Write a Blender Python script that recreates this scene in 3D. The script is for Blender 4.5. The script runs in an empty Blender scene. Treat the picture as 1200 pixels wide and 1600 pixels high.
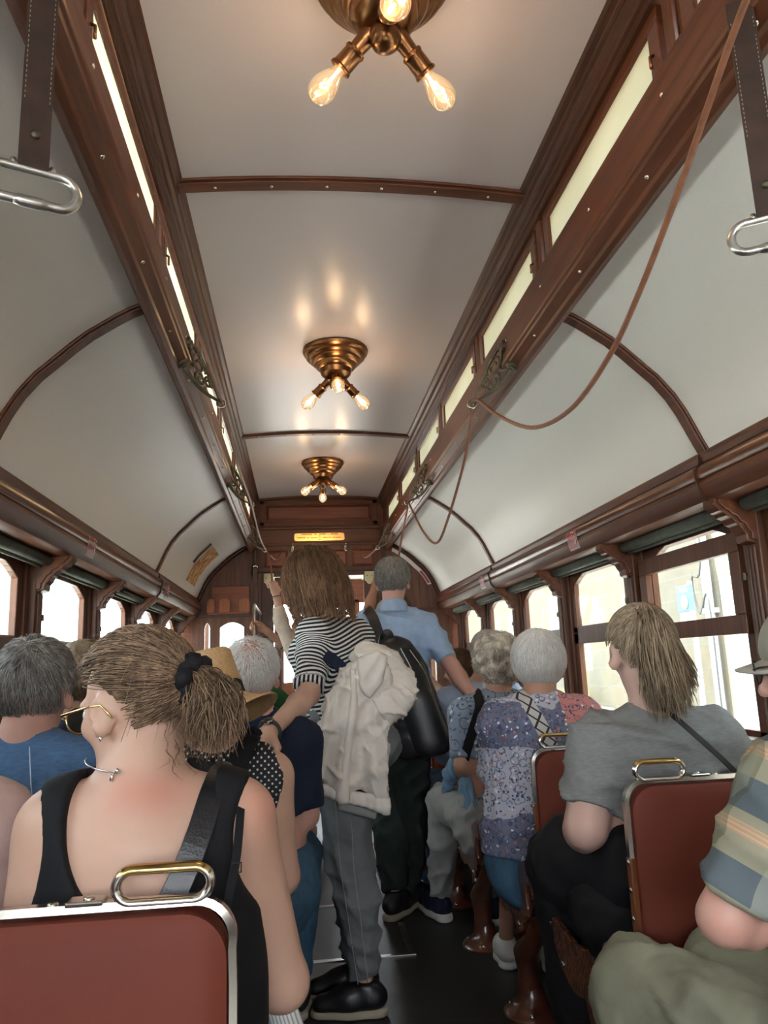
import bpy, bmesh, math, random
import numpy as np
from mathutils import Vector, Matrix
random.seed(7); RNG = np.random.default_rng(7)
SC = bpy.context.scene
COL = SC.collection
PI = math.pi

# ------------------------------------------------------------------ camera, sky, sun, exposure
cam_d = bpy.data.cameras.new('camera'); cam = bpy.data.objects.new('camera', cam_d); COL.objects.link(cam)
CAM_Z = 1.18
def _camera():
    f = 1180.0
    Y = Vector(((468 - 600), (1042.4 - 800), f)).normalized()
    u = Vector((-math.sin(.0151), -math.cos(.0151), 0))
    Z = (u - u.dot(Y) * Y).normalized()
    X = Y.cross(Z)
    # columns of R are the camera axes (right, down, forward) in the world
    right = Vector((X.x, Y.x, Z.x)); down = Vector((X.y, Y.y, Z.y)); fwd = Vector((X.z, Y.z, Z.z))
    m = Matrix((right, -down, -fwd)).transposed().to_4x4()
    m.translation = (0, 0, CAM_Z)
    cam.matrix_world = m
    cam_d.sensor_fit = 'HORIZONTAL'; cam_d.sensor_width = 36; cam_d.lens = f / 1200 * 36
    cam_d.clip_start = .02; cam_d.clip_end = 400
_camera(); SC.camera = cam

SC.view_settings.view_transform = 'Standard'; SC.view_settings.look = 'None'
SC.view_settings.gamma = 1; SC.view_settings.use_curve_mapping = False
EXPOSURE = 2.5; SKY = 3.2; LAMP_W = .5
SC.view_settings.exposure = EXPOSURE
SC.cycles.use_denoising = True
SC.cycles.max_bounces = 10; SC.cycles.diffuse_bounces = 6; SC.cycles.transparent_max_bounces = 16
SC.cycles.caustics_reflective = False; SC.cycles.caustics_refractive = False
SC.cycles.sample_clamp_indirect = 6

world = bpy.data.worlds.new('sky'); SC.world = world; world.use_nodes = True
wn = world.node_tree.nodes; wl = world.node_tree.links; wn.clear()
_o = wn.new('ShaderNodeOutputWorld'); _b = wn.new('ShaderNodeBackground'); _t = wn.new('ShaderNodeTexCoord')
_s = wn.new('ShaderNodeSeparateXYZ'); _r = wn.new('ShaderNodeValToRGB')
wl.new(_t.outputs['Generated'], _s.inputs[0]); wl.new(_s.outputs['Z'], _r.inputs[0])
_r.color_ramp.elements[0].position = 0; _r.color_ramp.elements[0].color = (.93, .96, 1, 1)
_r.color_ramp.elements[1].position = .7; _r.color_ramp.elements[1].color = (.80, .90, 1, 1)
_b.inputs[1].default_value = SKY
wl.new(_r.outputs[0], _b.inputs[0]); wl.new(_b.outputs[0], _o.inputs[0])
sun_d = bpy.data.lights.new('sun', 'SUN'); sun = bpy.data.objects.new('sun', sun_d); COL.objects.link(sun)
sun_d.energy = 9.0; sun_d.angle = .05; sun_d.color = (1, .95, .86)
sun.rotation_euler = Vector((.05, .61, -.79)).to_track_quat('-Z', 'Y').to_euler(); sun.location = (-10, -10, 30)

# ------------------------------------------------------------------ materials
def _nt(name):
    m = bpy.data.materials.new(name); m.use_nodes = True
    nt = m.node_tree; nt.nodes.clear()
    out = nt.nodes.new('ShaderNodeOutputMaterial'); p = nt.nodes.new('ShaderNodeBsdfPrincipled')
    nt.links.new(p.outputs[0], out.inputs[0])
    return m, nt, p, out
def srgb(*c):
    return tuple(((v / 255) / 12.92 if v / 255 <= .04045 else ((v / 255 + .055) / 1.055) ** 2.4) for v in c)
def ramp(nt, stops):
    r = nt.nodes.new('ShaderNodeValToRGB'); e = r.color_ramp.elements
    while len(e) < len(stops): e.new(.5)
    for i, (p, c) in enumerate(stops):
        e[i].position = p; e[i].color = (*c, 1)
    return r
def mul(c, k): return tuple(min(1, v * k) for v in c)
def noise(nt, scale, detail=4, stretch=(1, 1, 1), rough=.55, coord='Object'):
    t = nt.nodes.new('ShaderNodeTexCoord'); mp = nt.nodes.new('ShaderNodeMapping')
    mp.inputs['Scale'].default_value = stretch
    n = nt.nodes.new('ShaderNodeTexNoise'); n.inputs['Scale'].default_value = scale
    n.inputs['Detail'].default_value = detail; n.inputs['Roughness'].default_value = rough
    nt.links.new(t.outputs[coord], mp.inputs[0]); nt.links.new(mp.outputs[0], n.inputs['Vector'])
    return n
def add_bump(nt, p, src, strength=.3, dist=.005):
    b = nt.nodes.new('ShaderNodeBump'); b.inputs['Strength'].default_value = strength
    b.inputs['Distance'].default_value = dist
    nt.links.new(src, b.inputs['Height']); nt.links.new(b.outputs[0], p.inputs['Normal'])
def mat(name, col, rough=.6, metal=0., var=.15, nscale=8, stretch=(1, 1, 1), bump=0., bscale=None, coat=0., spec=.5, bdist=.004):
    m, nt, p, out = _nt(name)
    n = noise(nt, nscale, 4, stretch)
    r = ramp(nt, [(.3, mul(col, 1 - var)), (.7, mul(col, 1 + var))])
    nt.links.new(n.outputs['Fac'], r.inputs[0]); nt.links.new(r.outputs[0], p.inputs['Base Color'])
    p.inputs['Roughness'].default_value = rough; p.inputs['Metallic'].default_value = metal
    p.inputs['Coat Weight'].default_value = coat; p.inputs['Coat Roughness'].default_value = .15
    p.inputs['Specular IOR Level'].default_value = spec
    if bump:
        b = noise(nt, bscale or nscale * 3, 3, stretch)
        add_bump(nt, p, b.outputs['Fac'], bump, bdist)
    return m
def wood(name, dark, light, axis='y', rough=.45, coat=.08):
    st = {'x': (1.2, 14, 14), 'y': (14, 1.2, 14), 'z': (14, 14, 1.2)}[axis]
    m, nt, p, out = _nt(name)
    n = noise(nt, 2.2, 6, st, .62); r = ramp(nt, [(.28, dark), (.5, tuple((a + b) / 2 for a, b in zip(dark, light))), (.75, light)])
    nt.links.new(n.outputs['Fac'], r.inputs[0]); nt.links.new(r.outputs[0], p.inputs['Base Color'])
    p.inputs['Roughness'].default_value = rough; p.inputs['Coat Weight'].default_value = coat
    p.inputs['Coat Roughness'].default_value = .18; p.inputs['Specular IOR Level'].default_value = .3
    add_bump(nt, p, n.outputs['Fac'], .12, .003)
    return m
def glass(name, tint=(1, 1, 1), refl=.08, frost=0.):
    m = bpy.data.materials.new(name); m.use_nodes = True; nt = m.node_tree; nt.nodes.clear()
    out = nt.nodes.new('ShaderNodeOutputMaterial'); mix = nt.nodes.new('ShaderNodeMixShader')
    tr = nt.nodes.new('ShaderNodeBsdfTransparent'); gl = nt.nodes.new('ShaderNodeBsdfGlossy')
    lw = nt.nodes.new('ShaderNodeLayerWeight'); lw.inputs[0].default_value = .5
    pw = nt.nodes.new('ShaderNodeMath'); pw.operation = 'POWER'; pw.inputs[1].default_value = 4
    ma = nt.nodes.new('ShaderNodeMath'); ma.operation = 'MULTIPLY_ADD'; ma.inputs[1].default_value = refl * 3; ma.inputs[2].default_value = .025
    nt.links.new(lw.outputs['Facing'], pw.inputs[0]); nt.links.new(pw.outputs[0], ma.inputs[0])
    tr.inputs[0].default_value = (*tint, 1); gl.inputs['Roughness'].default_value = .02
    nt.links.new(ma.outputs[0], mix.inputs[0]); nt.links.new(tr.outputs[0], mix.inputs[1]); nt.links.new(gl.outputs[0], mix.inputs[2])
    nt.links.new(mix.outputs[0], out.inputs[0])
    return m
def emit(name, col, strength):
    m = bpy.data.materials.new(name); m.use_nodes = True; nt = m.node_tree; nt.nodes.clear()
    out = nt.nodes.new('ShaderNodeOutputMaterial'); e = nt.nodes.new('ShaderNodeEmission')
    e.inputs[0].default_value = (*col, 1); e.inputs[1].default_value = strength
    nt.links.new(e.outputs[0], out.inputs[0]); return m

# ------------------------------------------------------------------ objects
def tag(o, label=None, cat=None, group=None, kind=None):
    if label: o['label'] = label
    if cat: o['category'] = cat
    if group: o['group'] = group
    if kind: o['kind'] = kind
    return o
def thing(name, label, cat, loc=(0, 0, 0), group=None):
    o = bpy.data.objects.new(name, None); COL.objects.link(o); o.location = loc
    o.empty_display_size = .05
    return tag(o, label, cat, group)
def root_loc(o):
    v = Vector((0, 0, 0))
    while o is not None:
        v = v + Vector(o.location); o = o.parent
    return v
def link_mesh(name, me, m, parent=None, smooth=False, label=None, local=False):
    o = bpy.data.objects.new(name, me); COL.objects.link(o)
    if m is not None: me.materials.append(m)
    if smooth: me.polygons.foreach_set('use_smooth', [True] * len(me.polygons))
    if parent is not None:
        if not local:
            me.transform(Matrix.Translation(-root_loc(parent)))
        o.parent = parent
    if label: o['label'] = label
    return o
def np_mesh(name, V, Q):
    me = bpy.data.meshes.new(name); V = np.asarray(V, dtype=np.float32); Q = np.asarray(Q, dtype=np.int32)
    k = Q.shape[1]
    me.vertices.add(len(V)); me.vertices.foreach_set('co', V.ravel())
    me.loops.add(Q.size); me.loops.foreach_set('vertex_index', Q.ravel())
    me.polygons.add(len(Q)); me.polygons.foreach_set('loop_start', np.arange(0, Q.size, k, dtype=np.int32))
    me.update(calc_edges=True); me.validate()
    return me
def frame_from(t, up=Vector((0, 0, 1))):
    t = t.normalized()
    if abs(t.dot(up)) > .97: up = Vector((0, 1, 0))
    a = t.cross(up).normalized(); b = a.cross(t).normalized()
    return a, b
class MB:
    def __init__(s): s.v = []; s.f = []
    def add(s, V, F):
        n = len(s.v); s.v += [tuple(p) for p in V]; s.f += [tuple(i + n for i in f) for f in F]; return s
    def box(s, c, d, M=None):
        V = [Vector((x * d[0] / 2, y * d[1] / 2, z * d[2] / 2)) for x in (-1, 1) for y in (-1, 1) for z in (-1, 1)]
        V = [(M @ p if M is not None else p) + Vector(c) for p in V]
        return s.add(V, [(0, 1, 3, 2), (4, 6, 7, 5), (0, 4, 5, 1), (2, 3, 7, 6), (0, 2, 6, 4), (1, 5, 7, 3)])
    def bx(s, x0, x1, y0, y1, z0, z1):
        return s.box(((x0 + x1) / 2, (y0 + y1) / 2, (z0 + z1) / 2), (abs(x1 - x0), abs(y1 - y0), abs(z1 - z0)))
    def tube(s, pts, r, n=10, closed=False, flat=1.0, up=None, cap=True):
        P = [Vector(p) for p in pts]; m = len(P); R = r if isinstance(r, (list, tuple)) else [r] * m
        V = []; F = []
        pa = None
        for i in range(m):
            if closed: t = P[(i + 1) % m] - P[i - 1]
            else: t = P[min(i + 1, m - 1)] - P[max(i - 1, 0)]
            t = t.normalized()
            if up is not None: a, b = frame_from(t, Vector(up))
            elif pa is None: a, b = frame_from(t)
            else:
                a = (pa - t * pa.dot(t)).normalized(); b = a.cross(t).normalized()
            pa = a
            for k in range(n):
                th = 2 * PI * k / n
                V.append(P[i] + a * math.cos(th) * R[i] + b * math.sin(th) * R[i] * flat)
        for i in range(m if closed else m - 1):
            for k in range(n):
                j = (i + 1) % m
                F.append((i * n + k, i * n + (k + 1) % n, j * n + (k + 1) % n, j * n + k))
        if not closed and cap:
            F.append(tuple(range(n - 1, -1, -1))); F.append(tuple((m - 1) * n + k for k in range(n)))
        return s.add(V, F)
    def lathe(s, prof, n=24, M=None):       # prof: (r, z)
        V = []; F = []
        for r, z in prof:
            for k in range(n):
                th = 2 * PI * k / n; V.append(Vector((r * math.cos(th), r * math.sin(th), z)))
        if M is not None: V = [M @ p for p in V]
        for i in range(len(prof) - 1):
            for k in range(n):
                F.append((i * n + k, i * n + (k + 1) % n, (i + 1) * n + (k + 1) % n, (i + 1) * n + k))
        F.append(tuple(range(n - 1, -1, -1))); F.append(tuple((len(prof) - 1) * n + k for k in range(n)))
        return s.add(V, F)
    def prism(s, poly, a, b, fn):            # poly 2D, fn(u, v, w) -> 3D, w from a to b
        n = len(poly)
        V = [fn(u, v, a) for u, v in poly] + [fn(u, v, b) for u, v in poly]
        F = [tuple(range(n)), tuple(range(2 * n - 1, n - 1, -1))] + [(i, i + n, (i + 1) % n + n, (i + 1) % n) for i in range(n)]
        return s.add(V, F)
    def build(s, name, m, parent=None, smooth=False, bevel=0., label=None, local=False, sub=0, auto=None):
        me = bpy.data.meshes.new(name); me.from_pydata(s.v, [], s.f); me.update()
        bm = bmesh.new(); bm.from_mesh(me); bmesh.ops.recalc_face_normals(bm, faces=bm.faces); bm.to_mesh(me); bm.free()
        o = link_mesh(name, me, m, parent, smooth, label, local)
        if bevel:
            bv = o.modifiers.new('bevel', 'BEVEL'); bv.width = bevel; bv.segments = 2; bv.limit_method = 'ANGLE'; bv.angle_limit = .6
            bv.harden_normals = False
        if sub:
            sd = o.modifiers.new('sub', 'SUBSURF'); sd.levels = sub; sd.render_levels = sub
        if auto:
            me.polygons.foreach_set('use_smooth', [True] * len(me.polygons))
            me.set_sharp_from_angle(angle=auto)
        return o
def struct(o): o['kind'] = 'structure'; return o
def copy_tree(o, parent=None):
    c = o.copy(); COL.objects.link(c); c.parent = parent
    for ch in list(o.children): copy_tree(ch, c)
    return c
def bez(pts, n=24):                         # smooth curve through points (Catmull-Rom)
    P = [Vector(p) for p in pts]; P = [P[0] * 2 - P[1]] + P + [P[-1] * 2 - P[-2]]; out = []
    seg = len(P) - 3; per = max(2, n // seg)
    for i in range(1, len(P) - 2):
        for j in range(per):
            t = j / per; a, b, c, d = P[i - 1], P[i], P[i + 1], P[i + 2]
            out.append(.5 * ((2 * b) + (c - a) * t + (2 * a - 5 * b + 4 * c - d) * t * t + (3 * b - a - 3 * c + d) * t ** 3))
    out.append(P[-2]); return out
def text_mesh(name, body, size, M, m, parent=None, depth=.0006, label=None, align='CENTER'):
    cu = bpy.data.curves.new(name, 'FONT'); cu.body = body; cu.size = size; cu.extrude = depth
    cu.align_x = align; cu.align_y = 'CENTER'; cu.resolution_u = 3
    to = bpy.data.objects.new(name, cu); COL.objects.link(to)
    dg = bpy.context.evaluated_depsgraph_get(); dg.update()
    me = bpy.data.meshes.new_from_object(to.evaluated_get(dg)); bpy.data.objects.remove(to)
    me.transform(M); me.materials.clear()
    return link_mesh(name, me, m, parent, label=label)
# ------------------------------------------------------------------ tram body
X0 = .203; YB = 6.925; YA = -1.9             # centre line, front bulkhead, rear wall
POSTS = [2.22 + .905 * k for k in range(-4, 6)]
RIBS = [2.22 - 2.71, 2.22, 4.93]
M_wood = wood('mahogany', (.056, .017, .008), (.155, .052, .023), 'y')
M_woodx = wood('mahogany_cross', (.056, .017, .009), (.15, .048, .022), 'x')
M_woodz = wood('mahogany_post', (.052, .018, .009), (.15, .057, .028), 'z')
M_wood_d = wood('dark_mahogany', (.034, .012, .006), (.085, .030, .015), 'y')
M_wood_r = wood('red_mahogany', (.064, .018, .008), (.16, .050, .020), 'y', .28, .5)
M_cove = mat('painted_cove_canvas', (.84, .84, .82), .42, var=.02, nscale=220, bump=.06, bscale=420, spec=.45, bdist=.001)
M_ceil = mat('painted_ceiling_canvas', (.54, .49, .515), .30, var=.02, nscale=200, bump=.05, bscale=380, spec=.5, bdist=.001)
M_floor = mat('dark_rubber_floor', (.022, .025, .025), .45, var=.25, nscale=5, bump=.15, bscale=160)
M_brass = mat('brass', (.62, .40, .14), .25, 1., .12, 20)
M_brass_d = mat('antique_brass', (.28, .13, .055), .28, 1., .2, 14)
M_bronze = mat('patinated_bronze', (.13, .115, .085), .5, .8, .35, 30)
M_chrome = mat('chrome', (.46, .44, .40), .2, 1., .06, 30)
M_nickel = mat('worn_nickel', (.55, .55, .53), .3, 1., .12, 30)
M_screw = mat('screw_steel', (.6, .57, .5), .25, 1., .1, 30)
M_pane = glass('window_glass', (.80, .83, .81), .07)
M_shade = mat('roller_blind_green', (.085, .095, .075), .7, var=.2, nscale=20)
def painted_glass():
    m, nt, p, out = _nt('cream_painted_glass')
    tl = nt.nodes.new('ShaderNodeBsdfTranslucent'); mx = nt.nodes.new('ShaderNodeMixShader')
    n = noise(nt, 3, 3); r = ramp(nt, [(.3, (.60, .59, .47)), (.7, (.66, .65, .53))])
    nt.links.new(n.outputs['Fac'], r.inputs[0]); nt.links.new(r.outputs[0], tl.inputs[0]); nt.links.new(r.outputs[0], p.inputs['Base Color'])
    p.inputs['Roughness'].default_value = .25; mx.inputs[0].default_value = .52
    nt.links.new(p.outputs[0], mx.inputs[1]); nt.links.new(tl.outputs[0], mx.inputs[2]); nt.links.new(mx.outputs[0], out.inputs[0])
    return m
M_cream = painted_glass()

def sweep(poly, side, y0, y1, mb=None):      # (w, z) profile, side -1 left / +1 right
    mb = mb or MB()
    return mb.prism(poly, y0, y1, lambda u, v, w: (X0 + side * u, w, v))
# floor
struct(MB().bx(X0 - 1.27, X0 + 1.27, YA, 8.6, -.06, 0).build('floor', M_floor))
# ceiling: shallow arched strip
arc = [(u_, 2.737 - .027 * (u_ / .561) ** 2) for u_ in [-.62, -.585, -.571] + [-.57 + 1.14 * i / 24 for i in range(25)] + [.571, .585, .62]]
poly = arc + [(a, b + .025) for a, b in reversed(arc)]
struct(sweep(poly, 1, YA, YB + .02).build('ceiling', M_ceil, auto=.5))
# raised roof deck over the ceiling and drip eaves
SIDES = ((-1, 'left'), (1, 'right'))
cove_pts = [(.638, 2.291), (.655, 2.289), (.70, 2.270), (.745, 2.243), (.82, 2.193), (.87, 2.150), (.92, 2.102), (.965, 2.060), (1.012, 2.001), (1.045, 1.945), (1.068, 1.895), (1.09, 1.845), (1.112, 1.80)]
for s, sn in SIDES:
    back = [(a + .016, b + .016) for a, b in reversed(cove_pts)]
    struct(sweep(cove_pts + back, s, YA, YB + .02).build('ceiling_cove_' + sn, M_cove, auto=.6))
    # clerestory mouldings
    hi = [(.545, 2.716), (.556, 2.702), (.572, 2.694), (.576, 2.678), (.570, 2.664), (.583, 2.655), (.583, 2.626), (.598, 2.622), (.598, 2.61), (.70, 2.61), (.70, 2.75), (.56, 2.75)]
    struct(sweep(hi, s, YA, YB + .02).build('trim_clerestory_head_' + sn, M_wood_d, bevel=.003))
    fas = [(.60, 2.437), (.597, 2.425), (.584, 2.29), (.579, 2.285), (.572, 2.279), (.569, 2.270), (.572, 2.262), (.578, 2.258), (.581, 2.250), (.606, 2.232), (.610, 2.222), (.624, 2.214), (.640, 2.216), (.652, 2.236), (.652, 2.30), (.660, 2.437)]
    struct(sweep(fas, s, YA, YB + .02).build('trim_fascia_' + sn, M_wood, bevel=.002))
    scr = MB()
    for k in range(22):
        y = YA + .3 + k * .42
        if y > YB - .1: break
        for (w, z, nx, nz) in ((.5905, 2.36, -1, .1), (.596, 2.2385, -.4, -.9)):
            d = Vector((nx * s, 0, nz)).normalized(); a, b = frame_from(d)
            M = Matrix((a, b, d)).transposed().to_4x4(); M.translation = (X0 + s * w, y + (.11 if z < 2.3 else 0), z)
            scr.lathe([(.006, -.002), (.006, .001), (.003, .0035)], 8, M)
    struct(scr.build('trim_fascia_screws_' + sn, M_screw, smooth=True))
    # clerestory wall: mullion posts + framed cream panes
    body = MB(); sweep([(.645, 2.437), (.645, 2.452), (.675, 2.452), (.675, 2.437)], s, YA, YB + .02, body)
    for k, yr in enumerate([2.22 + .905 * q for q in range(-5, 6)]):
        body.bx(X0 + s * .625, X0 + s * .685, yr - .028, yr + .028, 2.43, 2.62)
        body.bx(X0 + s * .61, X0 + s * .63, yr - .018, yr + .018, 2.43, 2.62)
    body.bx(X0 + s * .605, X0 + s * .69, 6.69, YB + .02, 2.43, 2.62); body.bx(X0 + s * .605, X0 + s * .69, YA - .02, YA + .25, 2.43, 2.62)
    struct(body.build('trim_clerestory_posts_' + sn, M_woodz, bevel=.003))
    for k in range(-4, 6):
        ya, yb = 2.22 + .905 * (k - 1) + .045, 2.22 + .905 * k - .045
        if ya > YB - .2: continue
        yb = min(yb, YB - .03)
        root = struct(thing('window_%d' % (30 + k + (20 if s > 0 else 0)), None, None, (X0 + s * .65, (ya + yb) / 2, 2.53)))
        fr = MB(); w0, w1 = X0 + s * .613, X0 + s * .634
        fr.bx(w0, w1, ya, yb, 2.576, 2.62); fr.bx(w0, w1, ya, yb, 2.425, 2.440)
        fr.bx(w0, w1, ya, ya + .05, 2.44, 2.576); fr.bx(w0, w1, yb - .05, yb, 2.44, 2.576)
        fr.build('frame', M_wood_r, root, bevel=.004)
        MB().bx(X0 + s * .622, X0 + s * .626, ya + .04, yb - .04, 2.43, 2.585).build('pane', M_cream, root)
        MB().tube([(X0 + s * .614, ya + .03, 2.505), (X0 + s * .604, ya + .03, 2.50), (X0 + s * .604, ya + .03, 2.47)], .004, 6).build('catch', M_brass_d, root, smooth=True)
    # cornice
    cor = [(1.100, 1.812), (1.096, 1.800), (1.098, 1.775), (1.090, 1.768), (1.068, 1.752), (1.060, 1.735), (1.062, 1.712), (1.072, 1.690), (1.075, 1.668), (1.084, 1.652), (1.10, 1.642), (1.175, 1.640), (1.30, 1.640), (1.30, 1.83), (1.12, 1.83)]
    struct(sweep([(1.100, 1.812), (1.088, 1.806), (1.083, 1.792), (1.088, 1.772), (1.30, 1.772), (1.30, 1.83), (1.12, 1.83)], s, YA, YB + .02).build('trim_cornice_cap_' + sn, M_wood, bevel=.002))
    struct(sweep([(1.094, 1.773), (1.078, 1.766), (1.066, 1.752), (1.064, 1.735), (1.070, 1.718), (1.074, 1.716), (1.30, 1.716), (1.30, 1.773)], s, YA, YB + .02).build('trim_cornice_ovolo_' + sn, M_wood_r, auto=.5))
    struct(sweep([(1.076, 1.717), (1.072, 1.700), (1.080, 1.672), (1.096, 1.652), (1.115, 1.645), (1.30, 1.645), (1.30, 1.717)], s, YA, YB + .02).build('trim_cornice_base_' + sn, M_wood, auto=.5))
    jt = MB()
    for y in RIBS:
        sweep([(a - .004, b) for a, b in ((1.083, 1.80), (1.08, 1.77), (1.062, 1.752), (1.060, 1.735), (1.068, 1.70), (1.076, 1.672), (1.093, 1.650), (1.12, 1.64), (1.2, 1.70), (1.15, 1.80))], s, y - .004, y + .004, jt)
    struct(jt.build('trim_cornice_joints_' + sn, M_wood_d))
    # cove ribs
    for i, y in enumerate(RIBS):
        inner = []
        for j, (a, b) in enumerate(cove_pts):
            a0, b0 = cove_pts[max(j - 1, 0)]; a1, b1 = cove_pts[min(j + 1, len(cove_pts) - 1)]
            t = Vector((a1 - a0, b1 - b0)).normalized(); nrm = Vector((t.y, -t.x))
            inner.append((a + nrm.x * .014, b + nrm.y * .014))
        poly = inner + [(a + .004, b + .004) for a, b in reversed(cove_pts)]
        r = MB(); sweep(poly, s, y - .022, y + .022, r)
        poly2 = [(a + (c - a) * .45, b + (d - b) * .45) for (a, b), (c, d) in zip(inner, cove_pts)] + [(a + .004, b + .004) for a, b in reversed(cove_pts)]
        sweep(poly2, s, y - .030, y + .030, r)
        o = struct(r.build('trim_cove_rib_%s_%d' % (sn, i + 1), M_wood, bevel=.003))
# ceiling ribs
for i, y in enumerate(RIBS + [YB - .03]):
    a2 = [(u, v - .016) for u, v in arc if abs(u) < .5705]; a2b = [(u, v + .002) for u, v in arc if abs(u) < .5705]
    r = MB(); sweep(a2 + a2b[::-1], 1, y - .024, y + .024, r)
    sweep([(u, v + .008) for u, v in a2] + a2b[::-1], 1, y - .034, y + .034, r)
    o = struct(r.build('trim_ceiling_rib_%d' % (i + 1), M_woodx, bevel=.003))
    sc = MB()
    for u in (-.45, -.27, -.09, .09, .27, .45):
        M = Matrix.Translation((X0 + u, y, 2.737 - .027 * (u / .561) ** 2 - .016)) @ Matrix.Rotation(PI, 4, 'X')
        sc.lathe([(.006, -.001), (.006, .001), (.003, .003)], 8, M)
    sc.build('screw_heads', M_screw, o, smooth=True)

# side walls with window openings
GL = 1.27                                    # glass plane half width
for s, sn in SIDES:
    w = MB()
    w.bx(X0 + s * 1.235, X0 + s * 1.30, YA, YB, 0, .88)
    w.bx(X0 + s * 1.20, X0 + s * 1.235, YA, YB, .74, .80)
    w.bx(X0 + s * 1.255, X0 + s * 1.30, YA, YB, 1.60, 1.66)
    struct(w.build('wall_' + sn, M_wood, bevel=.003))
    struct(MB().bx(X0 + s * 1.20, X0 + s * 1.30, YA, YB, .872, .905).build('trim_sill_' + sn, M_wood, bevel=.006))
    struct(MB().bx(X0 + s * 1.19, X0 + s * 1.235, YA, YB, 0, .12).build('baseboard_' + sn, M_wood_d, bevel=.004))
    for i, y in enumerate(POSTS):
        p = MB(); p.bx(X0 + s * 1.222, X0 + s * 1.295, y - .042, y + .042, .90, 1.66)
        for q in (-.018, 0, .018): p.bx(X0 + s * 1.214, X0 + s * 1.225, y + q - .006, y + q + .006, .92, 1.50)
        p.bx(X0 + s * 1.245, X0 + s * 1.29, y - .085, y - .045, .90, 1.64); p.bx(X0 + s * 1.245, X0 + s * 1.29, y + .045, y + .085, .90, 1.64)
        po = struct(p.build('trim_post_%s_%d' % (sn, i + 1), M_woodz, bevel=.004))
        # carved S bracket
        prof = [(1.225, 1.655), (1.095, 1.655), (1.092, 1.632), (1.104, 1.622), (1.112, 1.612), (1.125, 1.607), (1.132, 1.596), (1.150, 1.588), (1.158, 1.572), (1.172, 1.566), (1.180, 1.548), (1.190, 1.536), (1.192, 1.515), (1.225, 1.505)]
        b = MB(); sweep(prof, s, y - .032, y + .032, b)
        sweep([(a + .01, z) for a, z in prof[:1]] + [(a + .014, z + .004) for a, z in prof[1:]], s, y - .040, y + .040, b)
        b.build('carved_bracket', M_wood, po, bevel=.004)
        st = MB(); yy = y + .062                     # dark sliding-sash stop with pegs
        st.bx(X0 + s * 1.236, X0 + s * 1.246, yy - .006, yy + .006, .92, 1.64)
        for z in (1.12, 1.42): st.tube([(X0 + s * 1.246, yy, z), (X0 + s * 1.225, yy, z), (X0 + s * 1.225, yy, z - .02)], .007, 8)
        st.build('sash_stop', M_bronze, po)
    for i in range(len(POSTS) - 1):
        ya, yb = POSTS[i] + .085, POSTS[i + 1] - .085
        yc = (ya + yb) / 2; hw = (yb - ya) / 2
        root = struct(thing('window_%d' % (i + 1 + (10 if s > 0 else 0)), None, None, (X0 + s * GL, yc, .9)))
        low = (s > 0 and i == 4)                     # one lowered sash
        T = .028
        def opening_frame(z0, z1, rise, st, thick, wc):
            """rail-and-stile frame whose opening has an arched head"""
            f = MB(); N = 14
            xi, xo = X0 + s * (wc - thick / 2), X0 + s * (wc + thick / 2)
            f.bx(xi, xo, ya, ya + st, z0, z1); f.bx(xi, xo, yb - st, yb, z0, z1)
            for j in range(N):
                u0, u1 = -1 + 2 * j / N, -1 + 2 * (j + 1) / N
                ha = z1 - .02 - rise * u0 * u0; hb = z1 - .02 - rise * u1 * u1
                y0, y1 = yc + u0 * (hw - st), yc + u1 * (hw - st)
                V = [(x, y, z) for x in (xi, xo) for (y, z) in ((y0, ha), (y1, hb), (y1, z1), (y0, z1))]
                f.add(V, [(0, 1, 2, 3), (7, 6, 5, 4), (0, 4, 5, 1), (1, 5, 6, 2), (2, 6, 7, 3), (3, 7, 4, 0)])
            return f, xi, xo
        f, xi, xo = opening_frame(1.30, 1.645, .075, .055, T, GL)
        if not low: f.bx(xi, xo, ya, yb, 1.245, 1.335)
        f.bx(xi, xo, ya, ya + .055, .90, 1.30); f.bx(xi, xo, yb - .055, yb, .90, 1.30)
        f.bx(xi, xo, ya, yb, .895, .925)
        f.build('frame', M_woodz, root, bevel=.003)
        MB().bx(X0 + s * (GL - .003), X0 + s * (GL + .003), ya + .02, yb - .02, .90, 1.645).build('glass', M_pane, root)
        if low:
            d = MB(); a, b2 = X0 + s * (GL - .045), X0 + s * (GL - .018)
            d.bx(a, b2, ya, yb, 1.50, 1.565); d.bx(a, b2, ya, yb, 1.232, 1.295)
            d.bx(a, b2, ya, ya + .06, 1.295, 1.50); d.bx(a, b2, yb - .06, yb, 1.295, 1.50)
            d.build('dropped_sash', M_woodz, root, bevel=.003)
        sh = MB(); sh.tube([(X0 + s * 1.185, ya - .03, 1.628), (X0 + s * 1.185, yb + .03, 1.628)], .022, 14)
        sh.tube([(X0 + s * 1.198, ya - .01, 1.602), (X0 + s * 1.198, yb + .01, 1.602)], .007, 8)
        sh.build('roller_blind', M_shade, root, smooth=True)
        pull = MB(); zz = 1.10 if s > 0 else 1.20
        pull.tube([(X0 + s * 1.25, yc - .03, zz), (X0 + s * 1.23, yc - .03, zz - .01), (X0 + s * 1.228, yc, zz - .03), (X0 + s * 1.23, yc + .03, zz - .01), (X0 + s * 1.25, yc + .03, zz)], .005, 8)
        if s < 0:
            l = MB().bx(X0 + s * (GL - .02), X0 + s * (GL + .012), ya + .05, yb - .05, .92, 1.33)
            l.build('lower_panel', M_woodz, root, bevel=.004)
            pull.build('sash_pull', M_chrome, root, smooth=True)
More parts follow.
